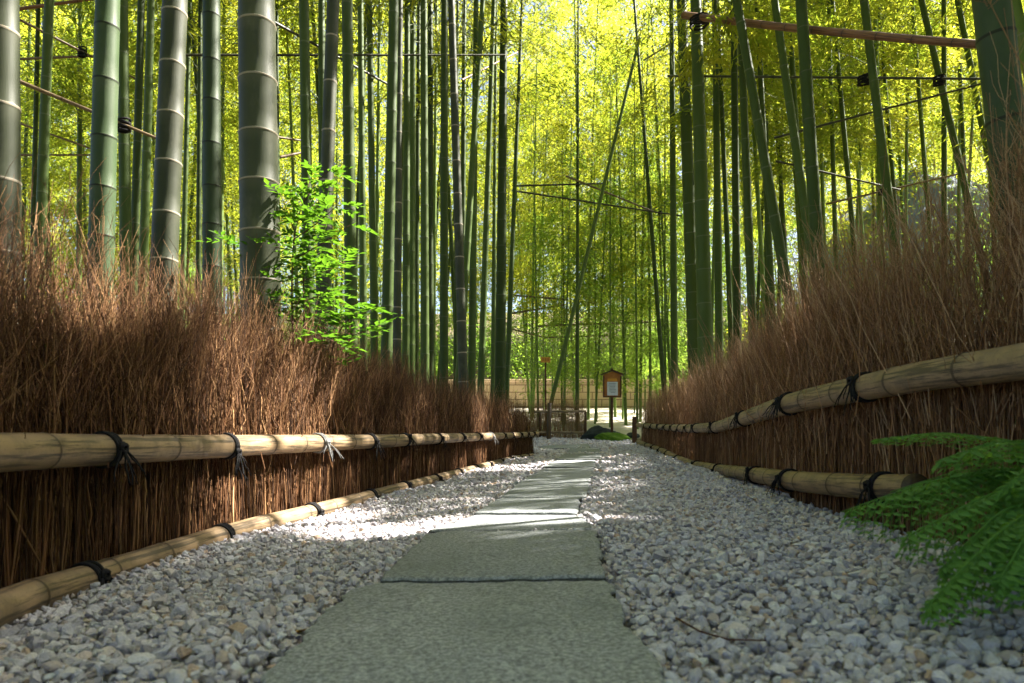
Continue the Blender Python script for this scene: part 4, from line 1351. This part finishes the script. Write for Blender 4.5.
for sx in (-1, 1):
    bm = bmesh.new(); bmesh.ops.create_cube(bm, size=1)
    Mx = Matrix.Translation((p[0] + sx * .095, p[1] - .012, zt + .018)) @ Matrix.Rotation(sx * math.radians(21), 4, 'Y') @ Matrix.Diagonal((.215, .13, .022, 1))
    g.bm(bm, Mx)
rf = g.build("roof", M['wood_dark'], root, org, smooth=False)
g = Geo(); bm = bmesh.new(); bmesh.ops.create_cone(bm, segments=8, radius1=.028, radius2=.004, depth=.06, cap_ends=True)
g.bm(bm, Matrix.Translation((p[0], p[1] - .012, zt + .078))); g.build("finial", M['wood_dark'], rf, org)
g = Geo()
for x0, x1, z0_, z1_ in ((-w2, -w2 + .022, zbm, zt - .05), (w2 - .022, w2, zbm, zt - .05)):
    g.box((p[0] + (x0 + x1) / 2, p[1] - .037, (z0_ + z1_) / 2), (x1 - x0, .014, z1_ - z0_))
g.box((p[0], p[1] - .037, zbm + .011), (2 * w2 - .046, .014, .022))
g.build("frame", M['wood_dark'], root, org, smooth=False)
zp0, zp1 = CAM_H + (HOR - 395.5) * u, CAM_H + (HOR - 382) * u
g = Geo(); g.box((p[0] + .004, p[1] - .034, (zp0 + zp1) / 2), (.19, .006, zp1 - zp0)); pap = g.build("notice_sheet", M['paper'], root, org, smooth=False)
g = Geo(); rr = np.random.default_rng(4)
for k in range(7):
    L = rr.uniform(.05, .13); g.box((p[0] + .004 + rr.uniform(-.01, .01), p[1] - .0385, zp1 - .03 - k * .027), (L, .002, .008))
g.build("faded_lines", M['ink'], pap, org, smooth=False)
g = Geo(); g.box((p[0], p[1] - .034, CAM_H + (HOR - 380) * u), (.17, .006, 2.6 * u)); g.build("header_strip", M['ochre'], root, org, smooth=False)
tag(root, "small roofed wooden notice board with a white sheet, behind the mossy rock", "notice board")

Ys = 13.4; p = at(545.5, 405, Ys); u = Ys / F_PX; zz = float(G(p[0], Ys)); org = np.array([p[0], Ys, zz])
root = empty("signpost", org)
zc = CAM_H + (HOR - 360) * u
g = Geo(); g.box((p[0], Ys, (zz + zc) / 2), (.035, .035, zc - zz), bev=.004); g.build("post", M['wood_dark'], root, org)
g = Geo(); g.box((p[0] - .0, Ys - .035, zc), (.19, .02, .105), bev=.003); bd = g.build("sign_panel", M['ochre'], root, org, smooth=False)
g = Geo()
for k in range(3): g.box((p[0] - .05 + k * .05, Ys - .0465, zc + .005), (.028, .003, .05))
g.build("lettering", M['wood_orange'], bd, org, smooth=False)
tag(root, "small orange-brown sign on a slim post behind the low rear fence", "signpost")


# ------------------------------------------------------------------ rocks and moss
def boulder(c, r3, seed, sub=4):
    V, T = ico(sub); rr = np.random.default_rng(seed)
    for _ in range(16):
        n = rr.normal(size=3); n /= np.linalg.norm(n); d = rr.uniform(.66, .95)
        h = V @ n - d; V = V - np.where(h > 0, h * .85, 0)[:, None] * n
    for k in range(9):
        q = rr.normal(size=3) * (1.2 * 1.45 ** k); V = V * (1 + (.10 / 1.5 ** k) * np.sin(V @ q + rr.uniform(0, 6)))[:, None]
    V = V * (1 + rr.normal(0, .012, (len(V), 1)))
    return V * np.array(r3) + np.array(c), T


p = at(606, 437, 12.5); zz = float(G(p[0], p[1])); org = np.array([p[0], p[1], zz]); root = empty("mossy_rock", org)
V, T = boulder((p[0] - .06, p[1] + .12, zz + .05), (.37, .28, .20), 13, 5); g = Geo(); g.add(V, None, T); g.build("rock", M['rock'], root, org)
V, T = boulder((p[0] + .10, p[1] - .14, zz + .02), (.33, .22, .13), 29, 5); g = Geo(); g.add(V, None, T)
ms = g.build("moss", M['moss'], root, org)
tag(root, "low dark rock with bright green moss in front, at the foot of the notice board", "rock")
p = at(632, 434, 13.2); zz = float(G(p[0], p[1])); V, T = boulder((p[0], p[1], zz + .02), (.16, .12, .08), 21, 3); g = Geo(); g.add(V, None, T)
tag(g.build("rock", M['rock'], origin=(p[0], p[1], zz)), "small stone beside the end post of the right fence", "rock")


# ------------------------------------------------------------------ leafy shrub behind the left fence
def shrub(base, twigs_, label, leaf_l, leaf_w, seed, mat, cat="shrub", stem_mat='bark'):
    rr = np.random.default_rng(seed)
    root = empty("leafy_shrub", base)
    LP, LD, LN = [], [], []
    for kind, P in twigs_:
        P = np.asarray(P, float)
        t = np.linspace(0, 1, 14); d = np.linspace(0, 1, len(P))
        C = np.stack([np.interp(t, d, P[:, a]) for a in range(3)], -1)
        for _ in range(2): C[1:-1] = (C[:-2] + C[1:-1] * 2 + C[2:]) / 4
        g = Geo(); g.tube(C, np.linspace(.006 if kind == 'stem' else .003, .0015, 14), 7); g.build("stem", M[stem_mat], root, base)
        L = np.linalg.norm(np.diff(C, axis=0), axis=1).sum()
        nb = int(L / .025)
        for b in range(nb):
            f = .25 + .75 * (b + rr.uniform()) / nb if kind == 'stem' else .1 + .9 * (b + rr.uniform()) / nb
            c = np.array([np.interp(f, t, C[:, a]) for a in range(3)])
            az = rr.uniform(0, 6.283)
            ax = np.array([math.cos(az), math.sin(az), rr.uniform(-.15, .6)]); ax /= np.linalg.norm(ax)
            Lp = rr.uniform(.06, .17)
            side = np.cross(ax, [0, 0, 1]); side /= np.linalg.norm(side)
            n = int(rr.integers(3, 6))
            for q in range(n):
                kf = (q + 1) / n; pos = c + ax * Lp * kf - np.array([0, 0, .25 * Lp * kf ** 2])
                for s_ in ((-1, 1) if q < n - 1 else (0,)):
                    dd = ax * .7 + side * s_ * .9 + rr.normal(0, .15, 3); LP.append(pos); LD.append(dd)
                    LN.append(np.array([0, 0, 1]) + rr.normal(0, .35, 3))
    LP, LD, LN = map(np.array, (LP, LD, LN)); n = len(LP)
    V, T = leaves(LP, LD, LN, leaf_l * rr.uniform(.6, 1.25, n), leaf_w * rr.uniform(.7, 1.2, n), .08)
    link("foliage", mesh_np("foliage", V - base, None, T), M[mat], root)
    tag(root, label, cat)
    return root


Yb = 3.42
b0 = at(296, 360, Yb); b0[2] = float(G(b0[0], Yb))
def sp(*pts): return [at(x, y, yy) for x, y, yy in pts]
TW = [('stem', sp((296, 420, 3.42), (291, 290, 3.42), (294, 230, 3.45), (310, 180, 3.5))),
      ('twig', sp((293, 240, 3.44), (315, 225, 3.35), (338, 205, 3.3))),
      ('twig', sp((293, 260, 3.44), (320, 245, 3.3), (350, 225, 3.25))),
      ('twig', sp((292, 285, 3.42), (318, 275, 3.5), (345, 262, 3.55))),
      ('twig', sp((294, 230, 3.44), (285, 205, 3.5), (276, 185, 3.55))),
      ('twig', sp((302, 205, 3.46), (318, 180, 3.5), (330, 170, 3.5))),
      ('twig', sp((292, 300, 3.42), (310, 300, 3.3), (330, 290, 3.2))),
      ('stem', sp((330, 420, 3.75), (330, 350, 3.75), (345, 320, 3.7), (372, 310, 3.65))),
      ('twig', sp((335, 340, 3.75), (355, 335, 3.65), (380, 325, 3.6))),
      ('twig', sp((333, 345, 3.75), (320, 320, 3.7), (310, 300, 3.65))),
      ('twig', sp((345, 320, 3.7), (352, 305, 3.7), (362, 300, 3.7))),
      ('stem', sp((300, 400, 3.5), (305, 330, 3.5), (302, 270, 3.55), (322, 250, 3.6))),
      ('twig', sp((303, 330, 3.5), (320, 335, 3.45), (340, 345, 3.4))),
      ('twig', sp((291, 250, 3.44), (262, 245, 3.75), (226, 243, 3.8)))]
shrub(b0, TW, "bright green leafy shrub in the sun beside the thickest bamboo, above the left brush fence", .058, .025, 3, 'leaf_shrub')
# small leaves seen through the left brush
b1 = at(66, 330, 4.2); b1[2] = float(G(b1[0], 4.2))
shrub(b1, [('stem', sp((66, 420, 4.2), (64, 330, 4.2), (58, 280, 4.2))), ('twig', sp((64, 340, 4.2), (75, 320, 4.2), (84, 300, 4.3)))],
      "small sunlit plant glimpsed through the left brush near the photo's edge", .05, .024, 8, 'leaf_shrub', "plant")

# ------------------------------------------------------------------ feathery plant at the lower right
def frond(g_l, g_s, P, wid, rr, droop=.35, hang=0.0):
    P = np.asarray(P, float); t = np.linspace(0, 1, 26); d = np.linspace(0, 1, len(P))
    C = np.stack([np.interp(t, d, P[:, a]) for a in range(3)], -1)
    for _ in range(3): C[1:-1] = (C[:-2] + C[1:-1] * 2 + C[2:]) / 4
    g_s.tube(C, np.linspace(.0026, .0010, 26), 6)
    tg = np.gradient(C, axis=0); tg /= np.linalg.norm(tg, axis=1)[:, None]
    LP, LD, LN, LL = [], [], [], []
    npn = int(np.linalg.norm(np.diff(C, axis=0), axis=1).sum() / .022)
    for k in range(npn):
        f = .12 + .88 * k / npn
        c = np.array([np.interp(f, t, C[:, a]) for a in range(3)]); T_ = np.array([np.interp(f, t, tg[:, a]) for a in range(3)])
        sd = np.cross(T_, [0, 0, 1]); sd /= np.linalg.norm(sd); up = np.cross(sd, T_)
        for s_ in (-1, 1):
            L = wid * (math.sin(math.pi * min(1, .18 + f * .80)) ** .7) * rr.uniform(.85, 1.1)
            ax = sd * s_ * (1 - hang) + T_ * .55 - np.array([0, 0, 1]) * (droop * .5 + hang) + rr.normal(0, .08, 3); ax /= np.linalg.norm(ax)
            q = np.linspace(0, 1, 5)[:, None]; PP = c + ax * L * q - np.array([0, 0, 1]) * droop * L * q ** 2
            g_s.tube(PP, np.linspace(.0010, .0005, 5), 4)
            nl = max(4, int(L / .0115))
            for m in range(nl):
                h = (m + .6) / nl; pos = c + ax * L * h - np.array([0, 0, 1]) * droop * L * h * h
                lat = np.cross(ax, up); lat /= np.linalg.norm(lat)
                for e_ in (-1, 1):
                    LP.append(pos); LD.append(lat * e_ + ax * .55 + rr.normal(0, .12, 3)); LN.append(up + rr.normal(0, .25, 3)); LL.append(.024 * (1 - .4 * h))
    LP, LD, LN, LL = map(np.array, (LP, LD, LN, LL))
    V, T = leaves(LP, LD, LN, LL * rr.uniform(.8, 1.15, len(LL)), LL * .52, .06)
    g_l.add(V, None, T)


fb = np.array([1.28, 1.42, float(G(1.28, 1.42))])
root = empty("fern_plant", fb)
rr = np.random.default_rng(14)
st0 = at(1090, 520, 1.42)
g = Geo(); g.tube([fb - [0, 0, .03], fb + [.02, 0, .1], st0, at(1085, 455, 1.45)], [.008, .007, .006, .004], 8); g.build("stem", M['bark'], root, fb)
FRS = [([at(1088, 460, 1.45), at(1010, 440, 1.50), at(940, 432, 1.55), at(872, 440, 1.60)], .062, .35, 0.0),
       ([at(1088, 462, 1.45), at(1040, 440, 1.40), at(990, 442, 1.38), at(935, 462, 1.36)], .080, .55, .1),
       ([at(1090, 490, 1.42), at(1020, 470, 1.36), at(930, 480, 1.34), at(842, 512, 1.36)], .095, .75, .25),
       ([at(1090, 500, 1.42), at(1040, 480, 1.28), at(985, 495, 1.22), at(900, 540, 1.2)], .095, .8, .25),
       ([at(1090, 510, 1.42), at(1050, 500, 1.18), at(1000, 530, 1.10), at(925, 608, 1.08)], .085, .8, .35),
       ([at(1090, 515, 1.42), at(1060, 500, 1.15), at(1034, 520, 1.08), at(1000, 580, 1.05)], .085, .8, .4),
       ([at(1090, 500, 1.42), at(1040, 470, 1.38), at(980, 470, 1.36), at(880, 500, 1.38)], .085, .6, .2),
       ([at(1090, 505, 1.42), at(1045, 500, 1.22), at(1000, 510, 1.18), at(940, 570, 1.16)], .09, .8, .3),
       ([at(1090, 495, 1.42), at(1020, 468, 1.46), at(960, 470, 1.48), at(890, 492, 1.5)], .09, .8, .25),
       ([at(1090, 500, 1.42), at(1060, 470, 1.35), at(1030, 455, 1.33), at(960, 450, 1.32)], .075, .6, .15),
       ([at(1090, 480, 1.42), at(1065, 455, 1.30), at(1040, 460, 1.25), at(1000, 490, 1.2)], .085, .7, .2)]
for P, wd, dr, hg in FRS:
    gl, gs = Geo(), Geo(); frond(gl, gs, P, wd, rr, dr, hg)
    fo = gl.build("frond", M['leaf_fern'], root, fb, smooth=False)
    gs.build("frond_stalk", M['leaf_fern'], fo, fb)
tag(root, "feathery green fern-like plant with drooping fronds at the lower right, before the brush fence", "plant")

# small dark weeds and moss at the foot of the right fence
p = unproj(880, 548); V, T = boulder((p[0], p[1], p[2] - .005), (.13, .08, .03), 5, 3); g = Geo(); g.add(V, None, T)
tag(g.build("moss_cushion", M['moss'], origin=p), "small dark moss cushion under the drooping fronds at the foot of the right fence", "moss")

# fallen leaf and twig on the gravel
p = unproj(290, 637, .035)
V, T = leaves(np.array([p]), np.array([[.5, .75, .25]]), np.array([[-.5, -.4, .8]]), np.array([.042]), np.array([.017]), .25)
g = Geo(); V2 = V - np.array([0, 0, .0012]); g.add(V, None, T); g.add(V2, None, T[:, ::-1])
M['leaf_dry'] = simple('dry_yellow_leaf', (.42, .26, .03), (.30, .17, .03), 120, .6)
tag(g.build("fallen_leaf", M['leaf_dry'], origin=p), "single yellow fallen leaf on the gravel at the lower left", "leaf")
pts_ = [unproj(x, y, .045) for x, y in ((676, 618), (700, 632), (728, 640), (766, 641))]
g = Geo(); g.tube(pts_, [.0022, .002, .0018, .0012], 6)
tag(g.build("fallen_twig", M['bark'], origin=pts_[1]), "thin dark twig lying on the gravel right of the front slab", "twig")
